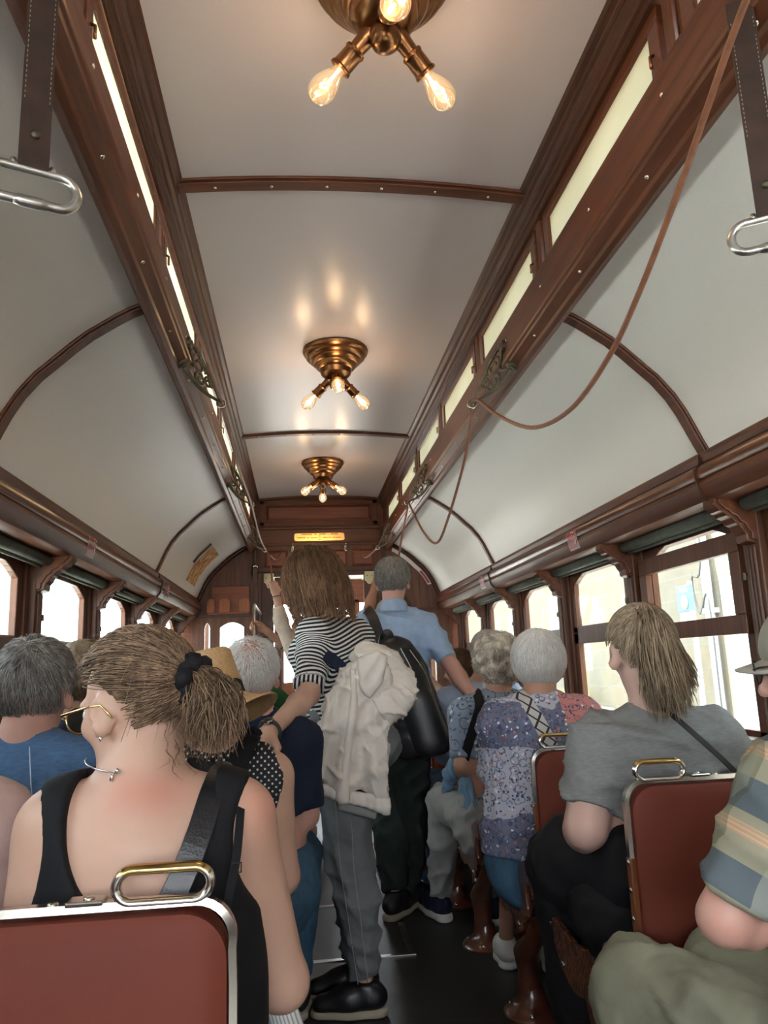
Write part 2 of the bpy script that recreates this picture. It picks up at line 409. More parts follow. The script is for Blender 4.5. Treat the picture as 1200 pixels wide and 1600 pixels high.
# unseen rear wall; its unglazed openings are enlarged to let more daylight in
w = MB(); yr = YA
w.bx(X0 - 1.3, X0 + 1.3, yr - .05, yr, 0, .95); w.bx(X0 - 1.3, X0 + 1.3, yr - .05, yr, 2.0, 2.78)
for u in (-1.15, -.45, .45, 1.15): w.bx(X0 + u - .12, X0 + u + .12, yr - .05, yr, .95, 2.0)
struct(w.build('wall_back', M_woodx))
# outer roof decks so that light only enters where the tram has glass
struct(MB().bx(X0 - .62, X0 + .62, YA - .05, 8.6, 2.765, 2.785).build('ceiling_roof_deck', M_wood_d))

# ------------------------------------------------------------------ front bulkhead
b = MB(); y0, y1 = YB, YB + .05
def wallpiece(mb, x0, x1, z0, z1): mb.bx(x0, x1, y0, y1, z0, z1)
b = MB()
DL, DR, DT = -.334, .735, 2.04              # central doorway
wl_, wr_ = X0 - 1.30, X0 + 1.30
GA, GB, GC, GD = -.835, -.785, -.70, -.49   # two left lights
wallpiece(b, wl_, GA, 0, 1.64); wallpiece(b, GB, GC, 0, 1.64); wallpiece(b, GD, DL, 0, 1.64)
wallpiece(b, GA, GB, 0, 1.0); wallpiece(b, GC, GD, 0, 1.0)
mir = lambda x: 2 * X0 - x
wallpiece(b, mir(GA), wr_, 0, 1.64); wallpiece(b, mir(GC), mir(GB), 0, 1.64); wallpiece(b, DR, mir(GD), 0, 1.64)
wallpiece(b, mir(GB), mir(GA), 0, 1.0); wallpiece(b, mir(GD), mir(GC), 0, 1.0)
for (a, c) in ((GA, GB), (GC, GD), (mir(GB), mir(GA)), (mir(GD), mir(GC))):
    N = 8; xc, hw = (a + c) / 2, (c - a) / 2
    for j in range(N):
        u0, u1 = -1 + 2 * j / N, -1 + 2 * (j + 1) / N
        h0, h1 = 1.595 - .045 * u0 * u0, 1.595 - .045 * u1 * u1
        b.add([(x, yy, z) for yy in (y0, y1) for x, z in ((xc + u0 * hw, h0), (xc + u1 * hw, h1), (xc + u1 * hw, 1.64), (xc + u0 * hw, 1.64))],
              [(0, 1, 2, 3), (7, 6, 5, 4), (0, 4, 5, 1), (1, 5, 6, 2), (2, 6, 7, 3), (3, 7, 4, 0)])
# spandrels beside and above the doorway, up to the cove line
for sd in (-1, 1):
    edge = [(X0 + sd * (a + .01), z + .01) for a, z in cove_pts]
    xin = DL if sd < 0 else DR
    poly = [(xin, 1.64)] + [(X0 + sd * 1.30, 1.64), (X0 + sd * 1.30, 1.80)] + edge[::-1] + [(X0 + sd * .60, 2.30), (xin, 2.30)]
    b.prism(poly, y0, y1, lambda u, v, w: (u, w, v))
b.bx(DL, DR, y0, y1, DT, 2.30)
wf = struct(b.build('wall_front', M_woodz))
poly = [(X0 + u, v) for u, v in arc if abs(u) < .63] + [(X0 + .62, 2.29), (X0 - .62, 2.29)]
struct(MB().prism(poly, y0, y1, lambda u, v, w: (u, w, v)).build('wall_front_upper', M_woodx))
t = MB()
t.bx(-.36, .765, YB - .018, YB, 2.428, 2.452); t.bx(-.36, .765, YB - .012, YB, 2.30, 2.425)
t.bx(-.36, .765, YB - .016, YB, 2.275, 2.30); t.bx(-.36, .765, YB - .03, YB, 2.452, 2.462)
t.bx(-.345, -.30, YB - .012, YB, 2.462, 2.71); t.bx(.70, .748, YB - .012, YB, 2.462, 2.71)
t.bx(-.345, .748, YB - .012, YB, 2.665, 2.70); t.bx(-.345, .748, YB - .012, YB, 2.462, 2.50)
struct(t.build('trim_bulkhead_mouldings', M_woodx, bevel=.004))
def raised_panel(name, x0, x1, z0, z1, m=None):
    p = MB(); e = .022
    V = [(x0, YB, z0), (x1, YB, z0), (x1, YB, z1), (x0, YB, z1), (x0 + e, YB - .014, z0 + e), (x1 - e, YB - .014, z0 + e), (x1 - e, YB - .014, z1 - e), (x0 + e, YB - .014, z1 - e)]
    p.add(V, [(4, 5, 6, 7), (0, 1, 5, 4), (1, 2, 6, 5), (2, 3, 7, 6), (3, 0, 4, 7), (3, 2, 1, 0)])
    return struct(p.build(name, m or M_woodx))
M_panel = wood('panel_mahogany', (.10, .026, .013), (.21, .062, .03), 'x', .35)
raised_panel('trim_panel_1', -.285, .685, 2.51, 2.655, M_panel)
for i, (a, c) in enumerate(((-.30, -.09), (-.05, .455), (.495, .70))): raised_panel('trim_panel_%d' % (i + 2), a, c, 2.075, 2.235, M_panel)
t = MB()
for sd in (-1, 1):                           # arch moulding along the cove on the bulkhead, posts of the doorway
    pts = [(X0 + sd * (a - .012), YB - .012, z - .012) for a, z in cove_pts]
    t.tube(pts, .02, 8)
    t.bx(X0 + sd * .565, X0 + sd * .61, YB - .03, YB, 0, 2.28)
    t.bx(X0 + sd * .615, X0 + sd * 1.10, YB - .018, YB, 1.64, 1.675)
t.bx(DL - .03, DR + .03, YB - .022, YB, DT - .005, DT + .035)
struct(t.build('trim_bulkhead_arch', M_wood_d, bevel=.003))
t = MB()
for sd in (-1, 1):
    for k in range(6):                       # diagonal matchboarding in the spandrel
        a = X0 + sd * (.63 + k * .07); 
        t.add([(a, YB - .004, 1.70), (a + sd * .006, YB - .004, 1.70), (a + sd * .006, YB - .004, 2.24 - k * .055 - .03), (a, YB - .004, 2.24 - k * .055 - .03), (a, YB, 1.70), (a + sd * .006, YB, 1.70), (a + sd * .006, YB, 2.24 - k * .055 - .03), (a, YB, 2.24 - k * .055 - .03)],
              [(0, 1, 2, 3), (0, 4, 5, 1), (1, 5, 6, 2), (2, 6, 7, 3), (3, 7, 4, 0)])
struct(t.build('trim_spandrel_boards', M_wood_d))
# glazed doors of the bulkhead: the left leaf slid shut, the doorway head light
d = struct(thing('door_1', None, None, (-.22, YB + .03, 0)))
f = MB(); f.bx(DL, -.225, YB + .012, YB + .045, 0, DT); f.bx(.60, DR, YB + .012, YB + .045, 0, DT)
f.bx(-.225, .60, YB + .012, YB + .045, 1.995, DT)
f.build('frame', M_wood_d, d, bevel=.004)
l = MB(); l.bx(-.215, -.155, YB + .014, YB + .04, 0, 1.99); l.bx(.02, .075, YB + .014, YB + .04, 0, 1.46); l.bx(-.155, .02, YB + .014, YB + .04, 0, .62); l.bx(-.155, .02, YB + .014, YB + .04, 1.42, 1.46)
l.build('leaf', M_woodz, d, bevel=.004)
MB().bx(-.155, .02, YB + .022, YB + .028, .62, 1.42).build('glass', M_pane, d)
g = MB()
for (a, c) in ((GA, GB), (GC, GD), (mir(GB), mir(GA)), (mir(GD), mir(GC))): g.bx(a - .01, c + .01, YB + .022, YB + .028, .99, 1.61)
struct(g.build('window_60', M_pane))
# driver's platform beyond the bulkhead
p = MB(); M_plat = mat('platform_ceiling_paint', (.62, .66, .60), .5, var=.05)
p.bx(X0 - 1.2, X0 + 1.2, YB + .05, 8.5, 2.12, 2.15)
for k in range(5): p.bx(X0 - 1.0 + k * .5, X0 - .985 + k * .5, YB + .06, 8.45, 2.112, 2.121)
struct(p.build('ceiling_platform', M_plat))
p = MB(); yy = 8.42
p.bx(X0 - 1.15, X0 + 1.15, yy, yy + .05, 0, 1.02); p.bx(X0 - 1.15, X0 + 1.15, yy, yy + .05, 1.86, 2.13)
for u in (-1.15, -.42, .42, 1.15): p.bx(X0 + u - .05, X0 + u + .05, yy, yy + .05, 1.0, 1.9)
struct(p.build('wall_platform_front', M_woodx, bevel=.004))
p = MB()
for u in (-1.15, 1.15): p.bx(X0 + u - .04, X0 + u + .04, 7.85, 8.45, 0, 2.13)
struct(p.build('wall_platform_sides', M_woodz, bevel=.004))
# floor trap with metal edge strips
t = MB()
for (x0, x1, y) in ((-.10, .46, 3.39), (-.10, .30, 4.108)): t.bx(x0, x1, y - .012, y + .012, 0, .005)
t.bx(.435, .46, 3.402, 3.78, 0, .004)
struct(t.build('trim_floor_strips', M_nickel, bevel=.001))
# ------------------------------------------------------------------ the street outside
M_road = mat('granite_setts', (.48, .46, .42), .85, var=.25, nscale=14, bump=.3)
struct(MB().bx(-60, 60, -40, 90, -1.0, -.9).build('floor_street', M_road))
def stone_mat():
    m, nt, p, out = _nt('granite_rubble_wall')
    t = nt.nodes.new('ShaderNodeTexCoord'); mp = nt.nodes.new('ShaderNodeMapping'); mp.inputs['Rotation'].default_value = (PI / 2, 0, PI / 2)
    sep = nt.nodes.new('ShaderNodeSeparateXYZ'); cmb = nt.nodes.new('ShaderNodeCombineXYZ')
    nt.links.new(t.outputs['Object'], sep.inputs[0]); nt.links.new(sep.outputs['Y'], cmb.inputs['X']); nt.links.new(sep.outputs['Z'], cmb.inputs['Y'])
    br = nt.nodes.new('ShaderNodeTexBrick'); br.inputs['Scale'].default_value = 1.0
    br.inputs['Brick Width'].default_value = .52; br.inputs['Row Height'].default_value = .27; br.inputs['Mortar Size'].default_value = .012
    br.inputs['Color1'].default_value = (.145, .116, .078, 1); br.inputs['Color2'].default_value = (.12, .11, .09, 1); br.inputs['Mortar'].default_value = (.135, .125, .105, 1)
    br.inputs['Bias'].default_value = -.1
    nt.links.new(cmb.outputs[0], br.inputs['Vector'])
    n = noise(nt, 2.5, 6); mx = nt.nodes.new('ShaderNodeMixRGB'); mx.blend_type = 'MULTIPLY'; mx.inputs[0].default_value = .55
    r = ramp(nt, [(.3, (.72, .66, .58)), (.7, (1, 1, 1))]); nt.links.new(n.outputs['Fac'], r.inputs[0])
    nt.links.new(br.outputs['Color'], mx.inputs[1]); nt.links.new(r.outputs[0], mx.inputs[2]); nt.links.new(mx.outputs[0], p.inputs['Base Color'])
    p.inputs['Roughness'].default_value = .9; add_bump(nt, p, br.outputs['Fac'], .4, .01)
    return m
M_stone = stone_mat(); M_white = mat('white_render', (.55, .56, .55), .8, var=.03); M_ash = mat('granite_dressing', (.135, .122, .10), .85, var=.12)
M_blue = mat('sign_blue', srgb(70, 100, 175), .4, var=.03); M_green = mat('sign_green', srgb(120, 185, 90), .4, var=.03); M_wtxt = mat('sign_white', (.85, .85, .85), .5, var=.02)
M_pipe = mat('galvanised_pipe', (.50, .56, .62), .45, .4, .08); M_cable = mat('black_cable', (.03, .03, .035), .5)
BX = 4.6
bld = thing('stone_building', 'pale rubble stone building close beside the right-hand windows', 'building', (BX + 2, 7, -.9))
w = MB(); w.bx(BX, BX + 4, 7.88, 30, -.9, 4.0); w.bx(BX, BX + 4, -20, 6.5, -.9, 4.0); w.build('stone_wall', M_stone, bld)
w = MB(); w.bx(BX - .02, BX + 4, 6.5, 7.30, -.9, 4.0); w.build('dressed_corner', M_ash, bld)
w = MB(); w.bx(BX + .02, BX + 4, 7.30, 7.88, -.9, 4.0); w.build('white_bay', M_white, bld)
w = MB(); w.bx(BX - .25, BX + .3, 9.0, 9.9, -.9, .1); w.bx(BX - .45, BX + .3, 8.6, 10.6, -.9, -.35); w.build('stone_steps', M_ash, bld)
dp = thing('drainpipe', 'grey drainpipe with black cable beside the white bay of the stone building', 'pipe', (BX - .06, 7.98, -.9))
MB().tube([(BX - .07, 7.98, -.9), (BX - .07, 7.98, 6)], .05, 12).build('pipe', M_pipe, dp, smooth=True)
MB().tube(bez([(BX - .12, 7.90, 6), (BX - .13, 7.92, 2.4), (BX - .16, 8.12, 2.0), (BX - .13, 8.08, 1.6), (BX - .12, 7.89, 1.75), (BX - .12, 7.87, .3), (BX - .05, 7.72, -.2)], 40), .012, 6).build('cable', M_cable, dp, smooth=True)
for z in (.3, 1.6, 2.9): MB().bx(BX - .13, BX, 7.91, 8.05, z, z + .05).build('clamp', M_pipe, dp)
sg = thing('network_sign', 'blue sign with a green circled 20 on a grey pole outside the right windows', 'sign', (3.44, 6.38, -.9))
MB().tube([(3.46, 6.38, -.9), (3.46, 6.38, 1.80)], .022, 12).build('pole', M_pipe, sg, smooth=True)
MB().bx(3.40, 3.412, 6.24, 6.52, 1.535, 1.765).build('panel', M_blue, sg, bevel=.004)
MB().bx(3.40, 3.412, 6.26, 6.50, 1.36, 1.525).build('timetable_panel', M_wtxt, sg, bevel=.004)
Mx = Matrix(((0, 0, -1, 0), (-1, 0, 0, 0), (0, 1, 0, 0), (0, 0, 0, 1)))   # text facing -x, reading along -y
def wall_text(x, y, z): return Matrix.Translation((x, y, z)) @ Mx
MB().lathe([(.064, 0), (.064, .003)], 28, wall_text(3.398, 6.39, 1.615)).build('circle', M_green, sg)
text_mesh('sign_text', 'Rede', .065, wall_text(3.397, 6.39, 1.725), M_wtxt, sg)
text_mesh('sign_number', '20', .08, wall_text(3.392, 6.39, 1.612), M_wtxt, sg)
g = thing('green_sign', 'pale green sign board high on the white bay outside', 'sign', (BX, 7.6, 2.1))
MB().bx(BX - .03, BX - .005, 7.41, 7.81, 1.99, 2.20).build('board', M_green, g, bevel=.006)
lb = MB()
for z in (2.14, 2.10): lb.bx(BX - .034, BX - .030, 7.52, 7.72, z, z + .012)
lb.build('lettering_bars', M_wtxt, g)
bank = MB().bx(3.7, BX - .002, 11.0, 14.5, -.9, .42).build('stone_terrace', M_ash, bevel=.02)
tag(bank, 'low stone terrace with grass against the stone building', 'terrace')
M_grass = mat('grass', (.22, .38, .06), .9, var=.4, nscale=40)
gr = MB()
for i in range(260):
    x = 3.75 + RNG.random() * .75; y = 11.6 + RNG.random() * 1.6; h = .12 + RNG.random() * .16; a = RNG.random() * 6.28
    dx, dy = math.cos(a) * .02, math.sin(a) * .02
    gr.add([(x - dx, y - dy, 0.42), (x + dx, y + dy, 0.42), (x + dy * 3, y + dx * 3, 0.42 + h)], [(0, 1, 2)])
tag(gr.build('grass_patch', M_grass), 'tuft of bright green grass on the stone terrace outside', 'grass', kind='stuff')
# left side: a far bank and a bridge parapet, seen through the left windows
M_bank = mat('far_bank', (.50, .55, .56), .9, var=.2, nscale=.3); M_rail = mat('painted_rail', (.62, .66, .68), .6)
bk = MB(); bk.bx(-48, -44, -10, 110, -2, .6); tag(bk.build('riverside_wall', M_bank), 'long pale riverside wall far beyond the left windows', 'wall')
rl = MB()
for i in range(60): rl.bx(-14.02, -13.98, -2 + i * .6, -1.96 + i * .6, -.9, .55)
rl.bx(-14.03, -13.97, -3, 34, .55, .62)
tag(rl.build('railing', M_rail), 'pale street railing outside the left windows', 'railing')
# ahead: a white house with shuttered windows, a green fence
h = thing('white_house', 'white house with tall windows ahead to the left of the tram', 'house', (-4.5, 22, -.9))
MB().bx(-8.5, -1.0, 20, 27, -.9, 8).build('wall', M_white, h)
M_dk = mat('window_grey', (.05, .06, .065), .3)
for i in range(5):
    for z in (.3, 3.2):
        fw = MB().bx(-8.0 + i * 1.4, -7.2 + i * 1.4, 19.93, 20.02, z, z + 1.7).build('window', M_dk, h)
        MB().bx(-7.63 + i * 1.4, -7.57 + i * 1.4, 19.9, 19.95, z, z + 1.7).build('mullion', M_white, fw)
M_hedge = mat('hedge', (.10, .20, .05), .9, var=.4, nscale=6)
fe = MB()
for i in range(14): fe.bx(-.9 + i * .25, -.87 + i * .25, 15, 15.03, -.9, 1.0)
fe.bx(-1, 2.6, 15, 15.03, .6, .65); fe.bx(-1, 2.6, 15, 15.03, -.5, -.45)
tag(fe.build('iron_fence', M_cable), 'black iron fence ahead of the tram, beyond the doorway', 'fence')
# ------------------------------------------------------------------ ceiling lamps
def bulb_mats():
    m = bpy.data.materials.new('clear_bulb_glass'); m.use_nodes = True; nt = m.node_tree; nt.nodes.clear()
    out = nt.nodes.new('ShaderNodeOutputMaterial'); mx = nt.nodes.new('ShaderNodeMixShader'); mx2 = nt.nodes.new('ShaderNodeMixShader')
    tr = nt.nodes.new('ShaderNodeBsdfTransparent'); gl = nt.nodes.new('ShaderNodeBsdfGlossy'); em = nt.nodes.new('ShaderNodeEmission')
    tr.inputs[0].default_value = (1, .96, .9, 1); gl.inputs['Roughness'].default_value = .03
    em.inputs[0].default_value = (1, .62, .30, 1); em.inputs[1].default_value = .26
    lw = nt.nodes.new('ShaderNodeLayerWeight'); lw.inputs[0].default_value = .35
    mx2.inputs[0].default_value = .45
    nt.links.new(lw.outputs['Facing'], mx.inputs[0]); nt.links.new(tr.outputs[0], mx2.inputs[1]); nt.links.new(em.outputs[0], mx2.inputs[2])
    nt.links.new(mx2.outputs[0], mx.inputs[1]); nt.links.new(gl.outputs[0], mx.inputs[2]); nt.links.new(mx.outputs[0], out.inputs[0])
    return m
M_bulb = bulb_mats(); M_fil = emit('glowing_filament', (1, .60, .22), 22)
def make_lamp(name, label, loc, ang0, scale=1.0):
    r = thing(name, label, 'ceiling lamp', loc, 'brass ceiling lamps with bare bulbs')
    prof = [(.162, 0), (.165, -.008), (.160, -.020), (.150, -.026), (.146, -.030), (.148, -.040), (.138, -.050), (.128, -.054), (.126, -.062), (.116, -.072), (.104, -.077), (.102, -.086), (.092, -.098), (.080, -.103), (.078, -.112), (.074, -.128), (.060, -.142), (.046, -.150), (.02, -.156), (.001, -.158)]
    MB().lathe(prof, 48).build('stepped_rose', M_brass_d, r, auto=.5, local=True)
    MB().lathe([(.03, -.15), (.036, -.165), (.036, -.18), (.030, -.196), (.018, -.206), (.001, -.21)], 24).build('centre_knob', M_brass_d, r, smooth=True, local=True)
    for k in range(3):
        a = ang0 + k * 2 * PI / 3
        d = Vector((math.cos(a) * .80, math.sin(a) * .80, -.62)).normalized()
        A, B = frame_from(d); M = Matrix((A, B, d)).transposed().to_4x4()
        o = Vector((math.cos(a) * .03, math.sin(a) * .03, -.145)); M.translation = o
        so = MB().lathe([(.020, 0), (.024, .012), (.020, .03), (.019, .052), (.024, .054), (.026, .060), (.023, .066), (.024, .10), (.027, .104), (.027, .110), (.022, .112)], 20, M).build('socket', M_brass_d, r, auto=.6, local=True)
        g = MB().lathe([(.012, .104), (.014, .112), (.018, .122), (.026, .138), (.0315, .155), (.0325, .168), (.030, .183), (.022, .195), (.010, .2015), (.0008, .2025)], 22, M)
        bo = g.build('bulb', M_bulb, so, smooth=True, local=True)
        
        f = MB().tube([M @ Vector((x, y, z)) for x, y, z in ((-.010, 0, .156), (-.007, .007, .162), (0, .010, .166), (.007, .007, .162), (.010, 0, .156))], .0022, 6)
        f.tube([M @ Vector((0, 0, .11)), M @ Vector((0, 0, .15))], .003, 6)
        f.build('filament', M_fil, so, local=True)
        ld = bpy.data.lights.new('bulb_light', 'POINT'); ld.energy = LAMP_W; ld.color = (1, .68, .40); ld.shadow_soft_size = .012
        lo = bpy.data.objects.new('bulb_light', ld); COL.objects.link(lo); lo.parent = so; lo.location = M @ Vector((0, 0, .172))
    return r
make_lamp('ceiling_lamp', 'brass ceiling lamp nearest the camera, cut by the top of the picture', (X0 + .01, 1.44, 2.735), -PI / 2)
make_lamp('ceiling_lamp', 'brass ceiling lamp between the two ceiling ribs, middle of the three', (X0, 3.57, 2.735), -PI / 2)
make_lamp('ceiling_lamp', 'brass ceiling lamp farthest off, near the front bulkhead', (X0, 5.70, 2.735), PI / 2)

# ------------------------------------------------------------------ bell cord brackets and cords
M_cord = mat('brown_leather_cord', (.22, .085, .045), .5, var=.2, nscale=40)
def make_bracket(s, y, label):
    A = Vector((X0 + s * .583, y - .07, 2.350)); B = Vector((X0 + s * .594, y - .145, 2.238)); ring = Vector((X0 + s * .480, y + .05, 2.165))
    r = thing('cord_bracket', label, 'bracket', (A + B) / 2, 'ornate bronze brackets for the bell cord')
    mid = (A + B) / 2; e1 = (ring - mid); e2 = (A - B)
    P = lambda u, v: mid + e1 * u + e2 * v
    fr = MB()
    a1 = bez([A, P(.15, .60), P(.42, .46), P(.74, .20), ring], 22); fr.tube(a1, [.009 - .004 * i / (len(a1) - 1) for i in range(len(a1))], 8)
    a2 = bez([B, P(.20, -.56), P(.50, -.50), P(.80, -.22), ring], 22); fr.tube(a2, [.009 - .004 * i / (len(a2) - 1) for i in range(len(a2))], 8)
    a3 = bez([A, P(.10, .22), P(.22, -.12), P(.10, -.38), B], 20); fr.tube(a3, .006, 8)
    fr.build('arms', M_bronze, r, smooth=True)
    for u, v, rad, turn in ((.30, .22, .36, 1), (.42, -.22, .30, -1), (.60, .04, .20, 1)):
        pts = []
        for i in range(26):
            th = i / 25 * 3.0 * PI; rr = rad * (1 - .72 * i / 25)
            pts.append(P(u + math.cos(th) * rr * .55, v + turn * math.sin(th) * rr))
        MB().tube(pts, .0050, 6).build('scroll', M_bronze, r, smooth=True)
    for c, d in ((A, Vector((-s, 0, .08))), (B, Vector((-s * .5, 0, -.85)))):
        d = d.normalized(); a, b2 = frame_from(d); M = Matrix((a, b2, d)).transposed().to_4x4(); M.translation = c
        MB().lathe([(.026, -.006), (.026, .004), (.019, .008), (.011, .009), (.009, .013), (.001, .014)], 12, M).build('mounting_lobe', M_bronze, r, auto=.5)
    rg = MB(); pts = [ring + Vector((math.cos(t) * .016, 0, math.sin(t) * .016 - .004)) for t in [i / 14 * 2 * PI for i in range(14)]]
    rg.tube(pts, .0045, 8, closed=True)
    rg.build('eye_ring', M_chrome, r, smooth=True, label='bright worn metal eye ring')
    return ring
rings = {}
for s, sn in SIDES:
    for i, y in enumerate((.88, 2.70, 4.51, 6.34)):
        if i == 0: rings[s, i] = Vector((X0 + s * .480, y + .05, 2.165)); continue
        which = ('nearest of its side', 'middle one of its side', 'farthest of its side, by the bulkhead')[i - 1]
        rings[s, i] = make_bracket(s, y, 'scrolled bronze cord bracket on the %s ceiling beam, %s' % (sn, which))
R = rings
def cord(pts, n=60): return [tuple(p) for p in bez(pts, n)]
zr = 2.158
rc = thing('bell_cord', 'brown bell cord hanging in two deep loops under the right ceiling beam', 'cord', (X0 + .5, .9, 2.16))
c = MB().tube(cord([(.69, .75, 2.22), (.70, .93, 2.155), (.71, 1.07, 2.09), (.71, 1.18, 2.02), (.71, 1.37, 1.915), (.71, 1.55, 1.845), (.71, 1.81, 1.81), (.71, 2.13, 1.865), (.705, 2.47, 2.02), (.695, 2.68, 2.15), (.683, 2.75, 2.170), (.69, 2.79, 2.15),
    (.70, 2.88, 2.10), (.70, 3.01, 2.0), (.70, 3.38, 1.845), (.70, 3.72, 1.77), (.70, 4.1, 1.89), (.69, 4.45, 2.10), (.683, 4.56, 2.168), (.685, 4.60, 2.12), (.66, 4.75, 1.95), (.645, 4.85, 1.80)], 150), .0065, 8)
c.build('cord', M_cord, rc, smooth=True)
lc = thing('bell_cord', 'brown bell cord drawn tight along the left ceiling beam through its brackets', 'cord', (X0 - .5, .9, 2.16))
MB().tube(cord([(-.30, .55, 2.33), (-.285, .93, 2.17), (-.279, 1.5, 2.135), (-.278, 2.1, 2.14), (-.277, 2.75, 2.168), (-.277, 3.6, 2.135), (-.277, 4.56, 2.165), (-.275, 5.4, 2.125), (-.272, 6.3, 2.16), (-.25, 6.42, 2.15), (-.22, 6.1, 2.02), (-.195, 5.62, 1.86), (-.19, 5.52, 1.80)], 130), .0065, 8).build('cord', M_cord, lc, smooth=True)
for s, lab in ((-1, 'slack cord tail looping from the left bracket at the bulkhead to a small hook'), (1, 'slack cord tail looping from the right bracket at the bulkhead to a small hook')):
    a = R[s, 3]; e = Vector((X0 + s * .345, YB - .03, 2.235))
    o = MB().tube(cord([a, a.lerp(e, .3) + Vector((0, 0, -.05)), a.lerp(e, .65) + Vector((0, 0, -.085)), e], 24), .006, 8).build('cord_tail', M_cord, smooth=True)
    tag(o, lab, 'cord')

# ------------------------------------------------------------------ hanging strap handles
M_strap = mat('dark_brown_strap_leather', (.040, .020, .014), .55, var=.35, nscale=18, bump=.1)
M_stitch = mat('pale_stitching', (.35, .28, .2), .8)
def make_strap(x, y, ztop, zbot, rot, label):
    r = thing('strap_handle', label, 'strap', (x, y, ztop), 'leather hanging straps'); r.rotation_euler.z = rot
    L = ztop - zbot
    b = MB()
    for off, w in ((-.0035, .021), (.0035, .0205)):
        pts = [(0, off * 2.2, .015), (0, off * 2.6, -.05), (0, off * 1.2, -L * .5), (0, off, -L + .07), (0, off * 1.4, -L)]
        V = []; F = []
        for i, (px, py, pz) in enumerate(pts):
            for dx, dy in ((-w, -.0016), (w, -.0016), (w, .0016), (-w, .0016)): V.append((px + dx, py + dy, pz))
        for i in range(len(pts) - 1):
            for k in range(4): F.append((i * 4 + k, i * 4 + (k + 1) % 4, (i + 1) * 4 + (k + 1) % 4, (i + 1) * 4 + k))
        F += [(3, 2, 1, 0), tuple((len(pts) - 1) * 4 + k for k in range(4))]
        b.add(V, F)
    b.build('leather_strap', M_strap, r, bevel=.001, local=True)
    for sx in (-.017, .017):
        st = MB()
        for i in range(26): st.box((sx, -.0125 if i < 0 else -.0098 + .0002 * i, -.03 - i * .0085), (.0012, .0025, .004))
        st.build('stitching', M_stitch, r, local=True)
    M = Matrix.Rotation(PI / 2, 4, 'X'); M.translation = (0, -.006, -L + .055)
    MB().lathe([(.007, -.004), (.007, .003), (.003, .005)], 12, M).build('rivet', M_bronze, r, smooth=True, local=True)
    h = MB(); hw, hh, zc = .036, .026, -L - .026
    pts = []
    for i in range(40):
        th = 2 * PI * i / 40; cx = hw * (1 if math.cos(th) > 0 else -1)
        pts.append((cx + math.cos(th) * hh, 0, zc + math.sin(th) * hh))
    rr = [.0072 if math.sin(2 * PI * i / 40) < .2 else .0066 for i in range(40)]
    h.tube(pts, rr, 10, closed=True)
    h.tube([(-.03, 0, zc - hh), (-.012, 0, zc - hh), (.012, 0, zc - hh), (.03, 0, zc - hh)], [.006, .0088, .0088, .006], 12)
    for sx in (-.026, .026): h.tube([(sx, 0, zc + hh), (sx, 0, -L + .012)], [.006, .004], 8)
    h.build('stirrup_handle', M_nickel, r, smooth=True, local=True, label='worn metal oval grip')
    return r
make_strap(-.376, 1.03, 2.262, 1.905, .42, 'dark leather strap with metal grip hanging at the top left corner')
make_strap(.772, 1.03, 2.262, 1.868, -.55, 'dark leather strap with metal grip hanging at the top right edge')

# ------------------------------------------------------------------ notices, plate, hooks, lantern, rack
M_red = mat('red_sticker', srgb(150, 45, 55), .35, var=.05); M_redw = mat('sticker_white', (.75, .68, .66), .5, var=.03)
def cornice_w(z):                            # inner surface of the cornice
    pr = [(1.088, 1.772), (1.066, 1.752), (1.064, 1.735), (1.070, 1.718), (1.072, 1.700), (1.080, 1.672), (1.096, 1.652)]
    zs = [p[1] for p in pr][::-1]; ws = [p[0] for p in pr][::-1]
    return float(np.interp(z, zs, ws))
def sticker(s, y, label):
    r = thing('notice_sticker', label, 'sticker', (X0 + s * 1.06, y, 1.72), 'red notice stickers on the cornice')
    def sheet(y0, y1, z0, z1, off, n=10):
        V = []; F = []
        for i in range(n + 1):
            z = z0 + (z1 - z0) * i / n
            for yy in (y0, y1): V.append((X0 + s * (cornice_w(z) - off), yy, z))
        for i in range(n): F.append((2 * i, 2 * i + 1, 2 * i + 3, 2 * i + 2))
        return MB().add(V, F)
    h = .062
    sheet(y - h, y + h, 1.668, 1.766, .0012).build('backing', M_redw, r, smooth=True)
    sheet(y - h + .006, y + h - .006, 1.674, 1.760, .0024).build('red_field', M_red, r, smooth=True)
    d = MB()
    for a, z, w2, h2 in ((-.038, 1.700, .006, .022), (-.038, 1.727, .007, .008), (-.036, 1.742, .007, .006), (-.012, 1.746, .010, .005), (-.010, 1.731, .008, .006), (-.006, 1.714, .008, .005), (-.01, 1.70, .006, .004)):
        sg = 1 if s > 0 else -1
        for k in range(1): 
            x = X0 + s * (cornice_w(z) - .0036); d.bx(x - .0006, x + .0006, y + a * sg - w2, y + a * sg + w2, z - h2 / 2, z + h2 / 2)
    d.build('print_marks', M_redw, r)
sticker(1, 3.36, 'red notice sticker on the right cornice, nearer one, above the white-haired passenger')
sticker(1, 5.15, 'small red notice sticker on the right cornice near the bulkhead')
sticker(-1, 3.28, 'red notice sticker on the left cornice above the second window')
sticker(-1, 5.15, 'small red notice sticker on the left cornice close to the bulkhead')
